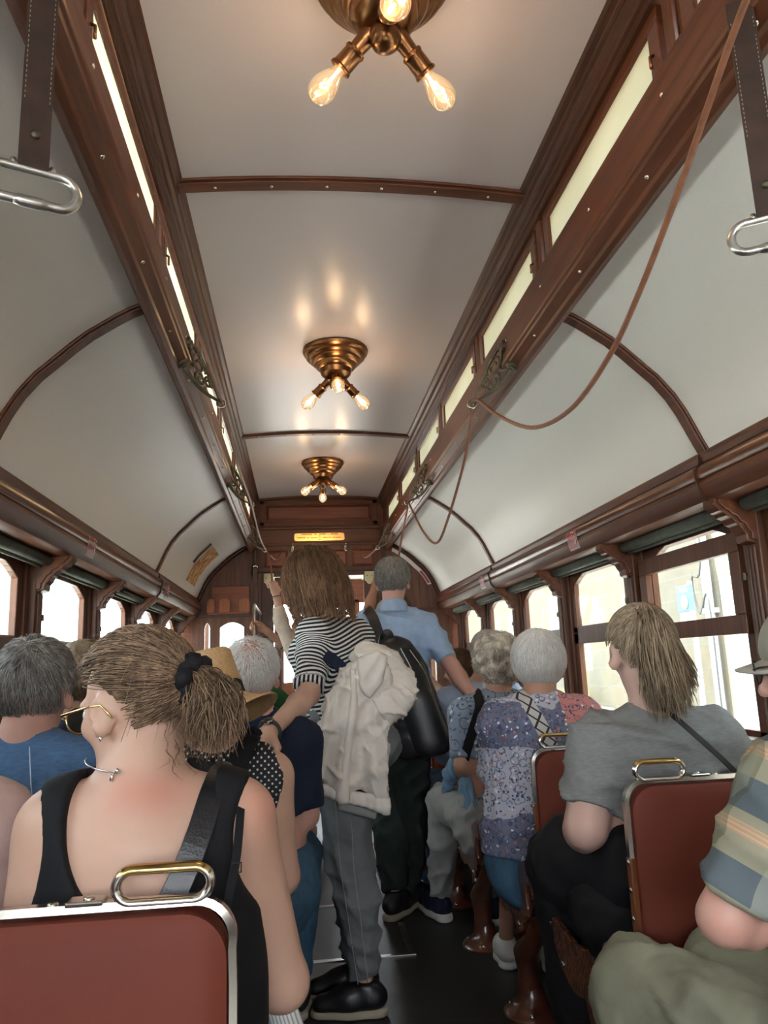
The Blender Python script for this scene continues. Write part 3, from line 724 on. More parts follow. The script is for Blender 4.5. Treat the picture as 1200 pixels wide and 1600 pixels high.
# printed strip glued on the left cove
def cove_at(t):                               # t along the cove polyline 0..1
    i = min(int(t * (len(cove_pts) - 1)), len(cove_pts) - 2); u = t * (len(cove_pts) - 1) - i
    return tuple(a + (b - a) * u for a, b in zip(cove_pts[i], cove_pts[i + 1]))
def cove_strip(s, t0, t1, y0, y1, off, n=16):
    V = []; F = []
    for i in range(n + 1):
        w, z = cove_at(t0 + (t1 - t0) * i / n)
        nrm = Vector((w - .62, z - 1.80)).normalized()
        for yy in (y0, y1): V.append((X0 + s * (w - nrm.x * off), yy, z - nrm.y * off))
    for i in range(n): F.append((2 * i, 2 * i + 1, 2 * i + 3, 2 * i + 2))
    return MB().add(V, F)
def map_mat():
    m, nt, p, out = _nt('printed_tan_mosaic')
    v = nt.nodes.new('ShaderNodeTexVoronoi'); v.inputs['Scale'].default_value = 26
    t = nt.nodes.new('ShaderNodeTexCoord'); nt.links.new(t.outputs['Object'], v.inputs['Vector'])
    r = ramp(nt, [(.0, srgb(120, 75, 35)), (.4, srgb(190, 130, 70)), (.8, srgb(225, 190, 140))])
    s_ = nt.nodes.new('ShaderNodeSeparateColor'); nt.links.new(v.outputs['Color'], s_.inputs[0]); nt.links.new(s_.outputs[0], r.inputs[0])
    nt.links.new(r.outputs[0], p.inputs['Base Color']); p.inputs['Roughness'].default_value = .5; return m
ps = thing('printed_strip', 'tan patterned printed strip glued on the left cove by the bulkhead', 'poster', (X0 - 1.0, 6.2, 2.0))
cove_strip(-1, .42, .86, 6.02, 6.50, .0025).build('patterned_field', map_mat(), ps, smooth=True)
cove_strip(-1, .42, .66, 5.88, 5.98, .0025).build('title_band', M_cable, ps, smooth=True, label='black title band')
wb = thing('white_notice_strip', 'long white notice strip with a red end along the arch right of the doorway', 'notice', (X0 + 1, YB - .04, 2.0))
V = []; F = []
for nm, t0, t1, mt in (('white_band', .12, .82, M_redw), ('red_band', .60, .80, M_red)):
    V = []; F = []; n = 14; o2 = .0 if nm == 'white_band' else .002
    for i in range(n + 1):
        w, z = cove_at(t0 + (t1 - t0) * i / n); nrm = Vector((w - .62, z - 1.80)).normalized()
        for d in ((.075, .040) if nm == 'white_band' else (.070, .046)): V.append((X0 + w - nrm.x * d, YB - .006 - o2, z - nrm.y * d))
    for i in range(n): F.append((2 * i, 2 * i + 1, 2 * i + 3, 2 * i + 2))
    MB().add(V, F).build(nm, mt, wb)
bp = thing('brass_plate', 'engraved brass plate on the beam above the doorway', 'plate', (X0, YB - .02, 2.352))
pm = []
for cx, cz, a0 in ((.432 - .018, 2.388 - .018, 0), (-.03 + .018, 2.388 - .018, 90), (-.03 + .018, 2.318 + .018, 180), (.432 - .018, 2.318 + .018, 270)):
    for k in range(5): th = math.radians(a0 + k * 22.5); pm.append((cx + .018 * math.cos(th), cz + .018 * math.sin(th)))
MB().prism(pm, YB - .017, YB - .012, lambda u, v, w: (u, w, v)).build('plate', mat('polished_brass', (.80, .47, .16), .22, .85, .08, 20), bp)
eng = MB()
def engraved(z, words):                       # rows of illegible engraved strokes, as in the photograph
    for x0, x1 in words:
        x = x0
        while x < x1:
            w = .004 + RNG.random() * .006; eng.bx(x, min(x + w, x1), YB - .0178, YB - .0168, z - .004, z + .003 + RNG.random() * .002); x += w + .002
engraved(2.378, ((.035, .135), (.155, .18), (.195, .26), (.275, .29), (.305, .375)))
engraved(2.361, ((.195, .21),)); engraved(2.346, ((.0, .075), (.09, .105), (.12, .22), (.235, .31), (.325, .345), (.355, .40))); engraved(2.331, ((.19, .215),))
eng.build('engraving', M_wood_d, bp)
for x, z, lab in ((-.048, 2.245, 'silver coat hook left of the brass plate'), (.441, 2.243, 'silver coat hook right of the brass plate')):
    h = thing('coat_hook', lab, 'hook', (x, YB - .02, z), 'coat hooks on the bulkhead')
    MB().bx(x - .012, x + .012, YB - .022, YB - .016, z - .03, z + .03).build('plate', M_chrome, h, bevel=.003)
    MB().tube([(x, YB - .02, z + .005), (x, YB - .06, z - .005), (x, YB - .065, z + .03)], .006, 8).lathe([(.001, -.012), (.009, -.006), (.011, 0), (.009, .008), (.001, .012)], 10, Matrix.Translation((x, YB - .065, z + .034))).build('prongs', M_chrome, h, smooth=True)
    MB().tube([(x - .02, YB - .03, z - .012), (x + .02, YB - .03, z - .012)], .005, 8).build('cross_bar', M_chrome, h, smooth=True)
for x, lab in ((-.265, 'cream scalloped corner plate at the top left of the doorway'), (.655, 'cream scalloped corner plate at the top right of the doorway')):
    z = 1.965
    pl = [(-.045, .06), (.045, .06), (.045, -.02), (.03, -.03), (.018, -.05), (0, -.058), (-.018, -.05), (-.03, -.03), (-.045, -.02)]
    cp = thing('corner_plate', lab, 'plate', (x, YB, z))
    MB().prism([(x + a, z + b_) for a, b_ in pl], YB - .008, YB + .011, lambda u, v, w: (u, w, v)).build('plate', mat('cream_enamel', (.50, .45, .28), .5), cp, bevel=.002)
    sc = MB()
    for a in (-.022, .022): sc.lathe([(.006, 0), (.006, .002), (.002, .004)], 8, Matrix.Translation((x + a, YB - .008, z + .02)) @ Matrix.Rotation(PI / 2, 4, 'X'))
    sc.build('screws', M_brass_d, cp)
ln = thing('wall_lantern', 'clear glass bulb lantern hanging at the left of the doorway', 'lantern', (-.386, YB - .05, 2.08))
MB().tube([(-.386, YB - .03, 2.26), (-.386, YB - .05, 2.22), (-.386, YB - .05, 2.10)], .006, 8).build('stem', M_bronze, ln, smooth=True)
MB().lathe([(.012, 2.11), (.03, 2.10), (.032, 2.085), (.028, 2.075)], 16, Matrix.Translation((-.386, YB - .05, 0))).build('collar', M_chrome, ln, smooth=True)
M_lantern = glass('lantern_glass', (.93, .93, .9), .12)
MB().lathe([(.028, 2.078), (.038, 2.06), (.042, 2.03), (.036, 2.0), (.02, 1.978), (.001, 1.97)], 20, Matrix.Translation((-.386, YB - .05, 0))).build('glass_globe', M_lantern, ln, smooth=True)
rk = thing('wooden_leaflet_rack', 'reddish wooden leaflet rack with arched slots on the bulkhead, left of the doorway', 'rack', (-.62, YB - .03, 1.68))
M_rk = wood('rack_wood', (.16, .046, .022), (.27, .09, .04), 'x', .5, .1)
M_rk2 = wood('rack_slat_wood', (.24, .075, .034), (.36, .13, .06), 'z', .5, .1)
MB().bx(-.775, -.44, YB - .02, YB - .004, 1.68, 1.915).build('back_board', M_rk, rk, bevel=.003)
MB().bx(-.80, -.44, YB - .06, YB - .004, 1.668, 1.684).build('ledge', M_rk, rk, bevel=.003)
for cx, hw in ((-.775, .032), (-.655, .046), (-.48, .046)):
    pp = [(cx - hw, 1.684), (cx + hw, 1.684), (cx + hw, 1.77)] + [(cx + hw * math.cos(t), 1.77 + .036 * math.sin(t)) for t in [PI * k / 10 for k in range(1, 10)]] + [(cx - hw, 1.77)]
    MB().prism(pp, YB - .062, YB - .044, lambda u, v, w: (u, w, v)).build('arched_slat', M_rk2, rk, bevel=.002)
gp = thing('grab_pole', 'slim bright grab pole on the bulkhead left of the doorway', 'pole', (-.335, YB - .06, 0))
MB().tube([(-.335, 5.80, .0), (-.335, 5.80, 1.62)], .011, 12).build('rod', M_nickel, gp, smooth=True)
MB().tube([(-.335, 5.80, 1.60), (-.335, 5.85, 1.66), (-.335, YB - .02, 1.66)], .011, 12).build('bracket', M_nickel, gp, smooth=True)

# ------------------------------------------------------------------ seats
def leather():
    m, nt, p, out = _nt('oxblood_seat_leather')
    n = noise(nt, 3, 4); r = ramp(nt, [(.3, (.130, .029, .018)), (.7, (.165, .038, .023))])
    nt.links.new(n.outputs['Fac'], r.inputs[0]); nt.links.new(r.outputs[0], p.inputs['Base Color']); p.inputs['Roughness'].default_value = .55; p.inputs['Specular IOR Level'].default_value = .18
    v = nt.nodes.new('ShaderNodeTexVoronoi'); v.inputs['Scale'].default_value = 420; add_bump(nt, p, v.outputs['Distance'], .12, .001); return m
M_lea = leather()
M_cast = mat('brown_painted_cast_iron', (.105, .034, .019), .3, var=.2, nscale=12, coat=.6)
def tooled():
    m, nt, p, out = _nt('embossed_brown_casting')
    n = noise(nt, 16, 4); r = ramp(nt, [(.35, (.055, .017, .010)), (.6, (.20, .068, .032))])
    w = nt.nodes.new('ShaderNodeTexWave'); w.inputs['Scale'].default_value = 9; w.inputs['Distortion'].default_value = 14; w.inputs['Detail'].default_value = 2; w.inputs['Detail Scale'].default_value = 3
    t = nt.nodes.new('ShaderNodeTexCoord'); nt.links.new(t.outputs['Object'], w.inputs['Vector'])
    nt.links.new(w.outputs['Fac'], r.inputs[0]); nt.links.new(r.outputs[0], p.inputs['Base Color']); p.inputs['Roughness'].default_value = .32; p.inputs['Coat Weight'].default_value = .4
    add_bump(nt, p, w.outputs['Fac'], .6, .004); return m
M_tool = tooled()
M_swood = wood('seat_wood', (.13, .04, .017), (.24, .08, .032), 'z', .35, .4)
def rrect(w0, w1, z0, z1, r, n=6, corners=(1, 1, 1, 1)):
    out = []
    for (cx, cz, a0, on) in ((w1 - r, z1 - r, 0, corners[0]), (w0 + r, z1 - r, 90, corners[1]), (w0 + r, z0 + r, 180, corners[2]), (w1 - r, z0 + r, 270, corners[3])):
        for k in range(n + 1):
            th = math.radians(a0 + 90 * k / n)
            out.append((cx + r * math.cos(th), cz + r * math.sin(th)))
    return out
def make_seat(s, W, label, loc, group, detail=True):
    """s=+1: aisle edge at x=0 and the seat runs to +x; the back faces -y."""
    r = thing('tram_seat', label, 'seat', loc, group)
    sg = lambda u, v, w: (s * u, w, v)
    T = .044
    # upholstered back: puffed slab
    b = MB(); outer = rrect(.012, W - .012, .36, .888, .055, 8); inner = rrect(.030, W - .030, .38, .870, .045, 8)
    n = len(outer); V = []
    for ring, y in ((inner, -T / 2 - .010), (outer, -T / 2), (outer, T / 2), (inner, T / 2 + .012)): V += [sg(u, v, y) for u, v in ring]
    F = [(k * n + i, k * n + (i + 1) % n, (k + 1) * n + (i + 1) % n, (k + 1) * n + i) for k in range(3) for i in range(n)]
    F += [tuple(range(n)), tuple(range(4 * n - 1, 3 * n - 1, -1))]
    b.add(V, F).build('backrest', M_lea, r, auto=.7, local=True)
    # chrome edging over the top and upper sides
    pts = [(.004, .735)] + [(.004, .77), (.004, .80), (.005, .84)] + [(.052 - .048 * math.cos(t), .852 + .048 * math.sin(t)) for t in [PI / 2 * k / 7 for k in range(8)]]
    path = pts + [(W - u, v) for u, v in pts[::-1]]
    e = MB(); V = []; F = []
    for u, v in path:
        i = path.index((u, v)); a = path[max(i - 1, 0)]; c = path[min(i + 1, len(path) - 1)]
        t = Vector((c[0] - a[0], c[1] - a[1])).normalized(); nn = Vector((-t.y, t.x))
        for o_, y in ((.0035, -.008), (.0035, .008), (-.006, .010), (-.006, -.010)): V.append(sg(u + nn.x * o_, v + nn.y * o_, y))
    m_ = len(path)
    for i in range(m_ - 1):
        for k in range(4): F.append((4 * i + k, 4 * i + (k + 1) % 4, 4 * i + 4 + (k + 1) % 4, 4 * i + 4 + k))
    F += [(3, 2, 1, 0), (4 * m_ - 4, 4 * m_ - 3, 4 * m_ - 2, 4 * m_ - 1)]
    e.add(V, F).build('chrome_edging', M_chrome, r, auto=.6, local=True)
    # grab handle at the aisle corner
    h = MB(); hx0, hx1, hz0, hr = .034, .150, .897, .021
    hp = []
    for i in range(44):
        th = 2 * PI * i / 44; cx = (hx1 - hr) if math.cos(th) > 0 else (hx0 + hr)
        hp.append(sg(cx + hr * math.cos(th), hz0 + hr + .001 + hr * math.sin(th) * .92, 0))
    h.tube(hp, .0065, 10, closed=True, flat=1.7, up=(0, 1, 0))
    h.build('grab_handle', M_hand, r, smooth=True, local=True, label='chrome loop handle with worn brass top')
    tb = MB(); tb.box(sg(.185, .905, 0), (.045, .03, .006)); tb.build('handle_foot', M_chrome, r, bevel=.002, local=True)
    sc = MB()
    for u in (.182, .225, .46):
        if u < W - .05: sc.lathe([(.007, -.001), (.007, .0015), (.004, .003)], 10, Matrix.Translation(sg(u, .908 if u < .2 else .9035, 0)))
    sc.build('top_screws', M_screw, r, smooth=True, local=True)
    # wooden stile with rivets below the chrome
    w = MB(); w.box(sg(.006, .545, 0), (.014, .024, .385)); w.build('side_stile', M_swood, r, bevel=.003, local=True)
    rv = MB()
    for k in range(7):
        z = .38 + k * .058; M = Matrix.Rotation(-s * PI / 2, 4, 'Y'); M.translation = sg(-.001, z, 0)
        rv.lathe([(.0065, -.001), (.0065, .001), (.003, .003)], 10, M)
    rv.build('rivets', M_screw, r, smooth=True, local=True)
    # cushion in front of the back
    c = MB(); prof = [(.05, .345), (.43, .345), (.455, .37), (.457, .41), (.435, .44), (.38, .452), (.20, .452), (.06, .44), (.045, .41)]
    c.prism(prof, .03, W - .01, lambda y, z, w_: (s * w_, y, z)).build('cushion', M_lea, r, bevel=.01, local=True)
    # ornate side wing of the walk-over mechanism
    wp = [(.015, .495), (.02, .45), (.10, .385), (.165, .318), (.185, .308), (.205, .318), (.30, .338), (.36, .322), (.42, .326), (.485, .355), (.53, .405), (.555, .452), (.545, .462), (.50, .462), (.42, .452), (.36, .445), (.27, .462), (.16, .490), (.06, .505)]
    g = MB(); g.prism(wp, -.022, -.004, lambda y, z, w_: (s * w_, y, z)).build('side_wing', M_tool, r, bevel=.004, local=True)
    ha = [(-.03, .56), (.02, .565), (.10, .535), (.115, .505), (.085, .47), (.05, .41), (.02, .40), (.012, .43), (.03, .47), (.02, .50), (-.03, .50)]
    MB().prism(ha, -.040, -.024, lambda y, z, w_: (s * w_, y, z)).build('hinge_arm', M_cast, r, bevel=.005, local=True)
    sw = MB()
    for y, z in ((.185, .335), (.455, .365), (.05, .475), (.535, .445)):
        M = Matrix.Rotation(-s * PI / 2, 4, 'Y'); M.translation = sg(-.023, z, y); sw.lathe([(.009, -.002), (.009, .001), (.005, .004), (.001, .005)], 12, M)
    sw.build('wing_bolts', M_screw, r, smooth=True, local=True)
    # pedestal: flared arm, column, round foot
    p = MB()
    p.tube([(s * .02, .10, .36), (s * .015, .16, .29), (s * .02, .24, .245), (s * .03, .30, .215), (s * .04, .335, .14), (s * .04, .345, .06), (s * .04, .35, .02)], [.030, .034, .042, .047, .037, .038, .06], 16, flat=.8)
    p.tube([(s * .05, .46, .36), (s * .045, .42, .30), (s * .04, .36, .24)], [.022, .026, .03], 12)
    p.lathe([(.098, 0), (.100, .008), (.092, .018), (.070, .028), (.052, .045), (.042, .07), (.038, .09)], 28, Matrix.Translation((s * .05, .35, 0)))
    p.build('pedestal', M_cast, r, auto=.8, local=True)
    bl = MB()
    for a in (.6, 2.6, 4.4): bl.lathe([(.010, 0), (.010, .003), (.006, .008), (.001, .010)], 12, Matrix.Translation((s * .05 + .078 * math.cos(a), .35 + .078 * math.sin(a), .019)))
    bl.build('foot_bolts', M_screw, r, smooth=True, local=True)
    MB().bx(s * .10, s * (W - .01), .18, .24, .30, .345).build('seat_rail', M_swood, r, local=True)
    return r
def hand_mat():                                # chrome whose top is worn through to the brass
    m, nt, p, out = _nt('worn_handle_metal')
    g = nt.nodes.new('ShaderNodeNewGeometry'); s_ = nt.nodes.new('ShaderNodeSeparateXYZ'); t = nt.nodes.new('ShaderNodeTexCoord')
    nt.links.new(t.outputs['Object'], s_.inputs[0]); mr = nt.nodes.new('ShaderNodeMapRange')
    mr.inputs['From Min'].default_value = .931; mr.inputs['From Max'].default_value = .941
    n = noise(nt, 60, 3); ad = nt.nodes.new('ShaderNodeMath'); ad.operation = 'MULTIPLY_ADD'; ad.inputs[1].default_value = .008; 
    nt.links.new(n.outputs['Fac'], ad.inputs[0]); nt.links.new(s_.outputs['Z'], ad.inputs[2]); nt.links.new(ad.outputs[0], mr.inputs['Value'])
    r = ramp(nt, [(.2, (.74, .73, .70)), (.8, (.62, .44, .17))]); nt.links.new(mr.outputs[0], r.inputs[0]); nt.links.new(r.outputs[0], p.inputs['Base Color'])
    p.inputs['Metallic'].default_value = 1; p.inputs['Roughness'].default_value = .2; return m
M_hand = hand_mat()
SEAT_R = [1.73, 2.43, 3.07, 3.65, 4.30, 4.95, 5.60]
SEAT_L = [1.05, 1.70, 2.35, 3.00, 3.65, 4.30, 4.95]
LR = ['nearest on the right, behind the grey T-shirt', 'right of the aisle behind the white-haired passenger', 'right of the aisle behind the curly-haired passenger', 'right of the aisle behind the light blue shirt', 'right of the aisle, fifth from the camera', 'right of the aisle, sixth from the camera', 'right of the aisle beside the bulkhead']
LL = ['filling the bottom left corner', 'left of the aisle behind the straw hat wearer', 'left of the aisle behind the navy shirt', 'left of the aisle behind the green cap', 'left of the aisle, fifth from the camera', 'left of the aisle, sixth from the camera', 'left of the aisle beside the bulkhead']
protoR = make_seat(1, .66, 'oxblood leather tram seat with chrome handle, ' + LR[0], (.72, SEAT_R[0], 0), 'right hand tram seats')
for y, l in zip(SEAT_R[1:], LR[1:]):
    o = copy_tree(protoR); o.location = (.72 if y < 2.5 else .715, y, 0); o['label'] = 'oxblood leather tram seat ' + l
protoL = make_seat(-1, .88, 'oxblood leather tram seat with chrome handle ' + LL[0], (-.082, SEAT_L[0], 0), 'left hand tram seats')
for y, l in zip(SEAT_L[1:], LL[1:]):
    o = copy_tree(protoL); o.location = (-.09, y, 0); o['label'] = 'oxblood leather tram seat ' + l
# ------------------------------------------------------------------ soft-body modelling: blended distance fields -> one mesh
V3 = lambda *a: np.array(a, dtype=np.float32)
def nrm(v): v = np.asarray(v, dtype=np.float32); return v / (np.linalg.norm(v) + 1e-9)
class Sdf:
    def __init__(s): s.ops = []
    def cap(s, a, b, ra, rb=None, k=.02, flat=None, op='u'):
        """tapered capsule; flat=(dir, factor) squeezes it along dir"""
        rb = ra if rb is None else rb
        a = np.asarray(a, dtype=np.float32); b = np.asarray(b, dtype=np.float32)
        c = (a + b) / 2; R = float(np.linalg.norm(b - a) / 2 + max(ra, rb)) + .03
        if flat is None:
            ab = b - a; L2 = float(ab @ ab) + 1e-9
            def f(p):
                t = np.clip(((p - a) @ ab) / L2, 0, 1)
                return np.linalg.norm(p - a - t[..., None] * ab, axis=-1) - (ra + (rb - ra) * t)
        else:
            d = nrm(flat[0]); q = flat[1] - 1
            A = a; ab = (b - a) + d * float((b - a) @ d) * q; L2 = float(ab @ ab) + 1e-9
            def f(p):
                w = p - A; w = w + d * ((w @ d) * q)[..., None]
                t = np.clip((w @ ab) / L2, 0, 1)
                return (np.linalg.norm(w - t[..., None] * ab, axis=-1) - (ra + (rb - ra) * t)) * .8
        s.ops.append((op, f, c, R, k)); return s
    def ell(s, c, r, k=.015, M=None, op='u'):
        c = np.asarray(c, dtype=np.float32); r = np.asarray(r, dtype=np.float32)
        def f(p):
            w = p - c
            if M is not None: w = w @ M          # columns of M: local axes in world
            k0 = np.linalg.norm(w / r, axis=-1); k1 = np.linalg.norm(w / (r * r), axis=-1)
            return np.where(k1 < 1e-6, -float(r.min()), k0 * (k0 - 1) / (k1 + 1e-9))
        s.ops.append((op, f, c, float(r.max()) + .03, k)); return s
    def fn(s, f, op='i', k=.005): s.ops.append((op, f, None, None, k)); return s
    def plane(s, pt, n, k=.004):                 # keep the side the normal points away from
        pt = np.asarray(pt, dtype=np.float32); n = nrm(n)
        return s.fn(lambda p: (p - pt) @ n, 'i', k)
    def bounds(s):
        lo = np.min([o[2] - o[3] for o in s.ops if o[0] == 'u'], axis=0); hi = np.max([o[2] + o[3] for o in s.ops if o[0] == 'u'], axis=0)
        return lo, hi
    def eval(s, P):                              # P (nb, m, 3) blocks of points
        nb = P.shape[0]; D = np.full(P.shape[:2], .5, dtype=np.float32)
        C = P.mean(axis=1); BR = np.linalg.norm(P[:, 0] - C, axis=-1).max() if P.shape[1] > 1 else 0
        for op, f, c, R, k in s.ops:
            if c is not None:
                ix = np.nonzero(np.linalg.norm(C - c, axis=-1) < R + BR + .02)[0]
                if len(ix) == 0: continue
            else: ix = slice(None)
            d = D[ix]; e = f(P[ix])
            if op == 'u': h = np.maximum(k - np.abs(d - e), 0) / k; d = np.minimum(d, e) - h * h * k * .25
            elif op == 's': h = np.maximum(k - np.abs(d + e), 0) / k; d = np.maximum(d, -e) + h * h * k * .25
            else: h = np.maximum(k - np.abs(d - e), 0) / k; d = np.maximum(d, e) + h * h * k * .25
            D[ix] = d
        return D
def surface(S, h, zmin=None):
    lo, hi = S.bounds(); lo = lo - 2 * h; hi = hi + 2 * h
    B = 6; n = np.ceil((hi - lo) / (h * B)).astype(int); n = np.maximum(n, 1)
    ci = np.stack(np.meshgrid(*[np.arange(k) for k in n], indexing='ij'), -1).reshape(-1, 3)
    cc = lo + (ci + .5) * (h * B)
    # coarse test on block corners + centre
    dc = S.eval(cc[:, None, :].astype(np.float32))[:, 0]
    near = np.abs(dc) < h * B * 1.6
    N = n * B + 1
    F = np.empty(N, dtype=np.float32)
    coarse = np.where(dc < 0, -.5, .5).reshape(n)
    F[:-1, :-1, :-1] = np.repeat(np.repeat(np.repeat(coarse, B, 0), B, 1), B, 2); F[-1] = .5; F[:, -1] = .5; F[:, :, -1] = .5
    off = np.stack(np.meshgrid(*[np.arange(B)] * 3, indexing='ij'), -1).reshape(-1, 3)
    idx = ci[near][:, None, :] * B + off[None]
    for a in range(0, len(idx), 1500):
        q = idx[a:a + 1500]; P = (lo + q * h).astype(np.float32)
        D = S.eval(P); F[q[..., 0], q[..., 1], q[..., 2]] = D
    # surface nets
    sg = F < 0
    cs = np.zeros(np.array(N) - 1, dtype=np.int8)
    for dx in (0, 1):
        for dy in (0, 1):
            for dz in (0, 1): cs += sg[dx:N[0] - 1 + dx, dy:N[1] - 1 + dy, dz:N[2] - 1 + dz]
    act = (cs > 0) & (cs < 8); vi = np.full(act.shape, -1, dtype=np.int64); cells = np.argwhere(act); vi[act] = np.arange(len(cells))
    acc = np.zeros((len(cells), 3)); cnt = np.zeros(len(cells))
    cor = [(0, 0, 0), (1, 0, 0), (0, 1, 0), (1, 1, 0), (0, 0, 1), (1, 0, 1), (0, 1, 1), (1, 1, 1)]
    val = [F[cells[:, 0] + c[0], cells[:, 1] + c[1], cells[:, 2] + c[2]] for c in cor]
    for i in range(8):
        for j in range(i + 1, 8):
            if sum(abs(a - b) for a, b in zip(cor[i], cor[j])) != 1: continue
            m = (val[i] < 0) != (val[j] < 0)
            t = np.where(m, val[i] / np.where(m, val[i] - val[j], 1), 0)
            p = np.array(cor[i])[None] + t[:, None] * (np.array(cor[j]) - np.array(cor[i]))[None]
            acc[m] += p[m]; cnt[m] += 1
    V = lo + (cells + acc / np.maximum(cnt, 1)[:, None]) * h
    Q = []
    for ax in range(3):
        u, v = (ax + 1) % 3, (ax + 2) % 3
        a = [slice(None)] * 3; b = [slice(None)] * 3; a[ax] = slice(0, -1); b[ax] = slice(1, None)
        e = np.argwhere(sg[tuple(a)] != sg[tuple(b)])
        ok = (e[:, u] > 0) & (e[:, v] > 0) & (e[:, u] < act.shape[u]) & (e[:, v] < act.shape[v]) & (e[:, ax] < act.shape[ax]); e = e[ok]
        fl = sg[e[:, 0], e[:, 1], e[:, 2]]
        du = np.zeros(3, int); du[u] = 1; dv = np.zeros(3, int); dv[v] = 1
        g = lambda o: vi[tuple((e - o).T)]
        q = np.stack([g(du + dv), g(dv), g(0 * du), g(du)], 1)
        q[~fl] = q[~fl][:, ::-1]; Q.append(q)
    Q = np.concatenate(Q); Q = Q[(Q >= 0).all(1)]
    return V, Q
def smooth_verts(V, Q, it=2, lam=.5):
    n = len(V)
    for _ in range(it):
        A = np.zeros_like(V); c = np.zeros(n)
        for k in range(4):
            a = Q[:, k]; b = Q[:, (k + 1) % 4]
            for x in range(3): A[:, x] += np.bincount(a, V[b, x], n) + np.bincount(b, V[a, x], n)
            c += np.bincount(a, minlength=n) + np.bincount(b, minlength=n)
        V = V * (1 - lam) + lam * A / np.maximum(c, 1)[:, None]
    return V
def vnormals(V, Q):
    nf = np.cross(V[Q[:, 2]] - V[Q[:, 0]], V[Q[:, 3]] - V[Q[:, 1]]); N = np.zeros_like(V)
    for k in range(4):
        for x in range(3): N[:, x] += np.bincount(Q[:, k], nf[:, x], len(V))
    return N / (np.linalg.norm(N, axis=1)[:, None] + 1e-12)
def flesh(name, S, h, m, parent, it=2, disp=None, attr=None, extra=None, label=None):
    V, Q = surface(S, h); V = smooth_verts(V, Q, it)
    if disp is not None:
        V = V + vnormals(V, Q) * disp(V)[:, None]
    if extra is not None:                        # further closed surfaces joined in the same mesh
        for V2, Q2 in extra:
            Q = np.concatenate([Q, Q2 + len(V)]); V = np.concatenate([V, V2])
    me = np_mesh(name, V, Q)
    if attr is not None and len(me.vertices) == len(V):
        for nm, f in attr.items():
            at = me.attributes.new(nm, 'FLOAT', 'POINT'); at.data.foreach_set('value', np.asarray(f(V), dtype=np.float32))
    return link_mesh(name, me, m, parent, smooth=True, label=label)
def wrinkles(amp, scale=1.0, seed=0, dirv=(0, 0, 1), sharp=1.0):
    """cloth folds: a few directional ridge trains that come and go, sharp on the crest and broad in the trough"""
    r = np.random.default_rng(seed); W = []
    for i in range(8):
        k = nrm(r.normal(size=3) * .8 + np.array(dirv) * r.choice([-1, 1])) * (16 + 40 * r.random()) / scale
        W.append((k, r.random() * 6.28, .5 + .5 * r.random(), r.normal(size=3) * 8 / scale, r.normal(size=3) * 6 / scale, r.random() * 6.28))
    def f(V):
        o = np.zeros(len(V))
        for k, ph, a, k2, k3, p3 in W:
            s_ = np.sin(V @ k + ph + 1.3 * np.sin(V @ k2 + ph * 2))
            ridge = 1 - 2 * np.abs(s_) ** .75
            gate = np.clip(np.sin(V @ k3 + p3) * 1.4, 0, 1)
            o += a * (ridge * .8 + .2 * s_) * gate
        return np.maximum(amp * 2.2 * o / 2.2, -.009)
    return f
# ------------------------------------------------------------------ hair strands
def tubes(P, r, ns=3):
    """P (n, m, 3) polylines, r (n, m) radii -> verts, quads"""
    n, m, _ = P.shape
    T = np.gradient(P, axis=1); T /= np.linalg.norm(T, axis=-1, keepdims=True) + 1e-9
    ref = nrm([.31, .52, .79]); A = np.cross(T, ref); A /= np.linalg.norm(A, axis=-1, keepdims=True) + 1e-9; Bn = np.cross(A, T)
    ang = np.arange(ns) * 2 * PI / ns
    V = P[:, :, None, :] + (A[:, :, None, :] * np.cos(ang)[None, None, :, None] + Bn[:, :, None, :] * np.sin(ang)[None, None, :, None]) * r[:, :, None, None]
    base = (np.arange(n) * m * ns)[:, None, None] + (np.arange(m - 1) * ns)[None, :, None]
    k = np.arange(ns)[None, None, :]; k2 = (k + 1) % ns
    Q = np.stack([base + k, base + k2, base + ns + k2, base + ns + k], -1).reshape(-1, 4)
    return V.reshape(-1, 3), Q
def strand_mat(name, dark, light, rough=.55, spec=.3):
    m, nt, p, out = _nt(name)
    g = nt.nodes.new('ShaderNodeNewGeometry'); n = noise(nt, 70, 3, (1, 1, .3)); mx = nt.nodes.new('ShaderNodeMath'); mx.operation = 'MULTIPLY_ADD'
    mx.inputs[1].default_value = .50; sb = nt.nodes.new('ShaderNodeMath'); sb.operation = 'MULTIPLY'; sb.inputs[1].default_value = .60
    nt.links.new(n.outputs['Fac'], sb.inputs[0]); nt.links.new(g.outputs['Random Per Island'], mx.inputs[0]); nt.links.new(sb.outputs[0], mx.inputs[2])
    r = ramp(nt, [(.22, dark), (.5, tuple(a * .6 + b * .4 for a, b in zip(dark, light))), (.80, light)])
    nt.links.new(mx.outputs[0], r.inputs[0]); nt.links.new(r.outputs[0], p.inputs['Base Color'])
    p.inputs['Roughness'].default_value = rough; p.inputs['Specular IOR Level'].default_value = spec
    return m
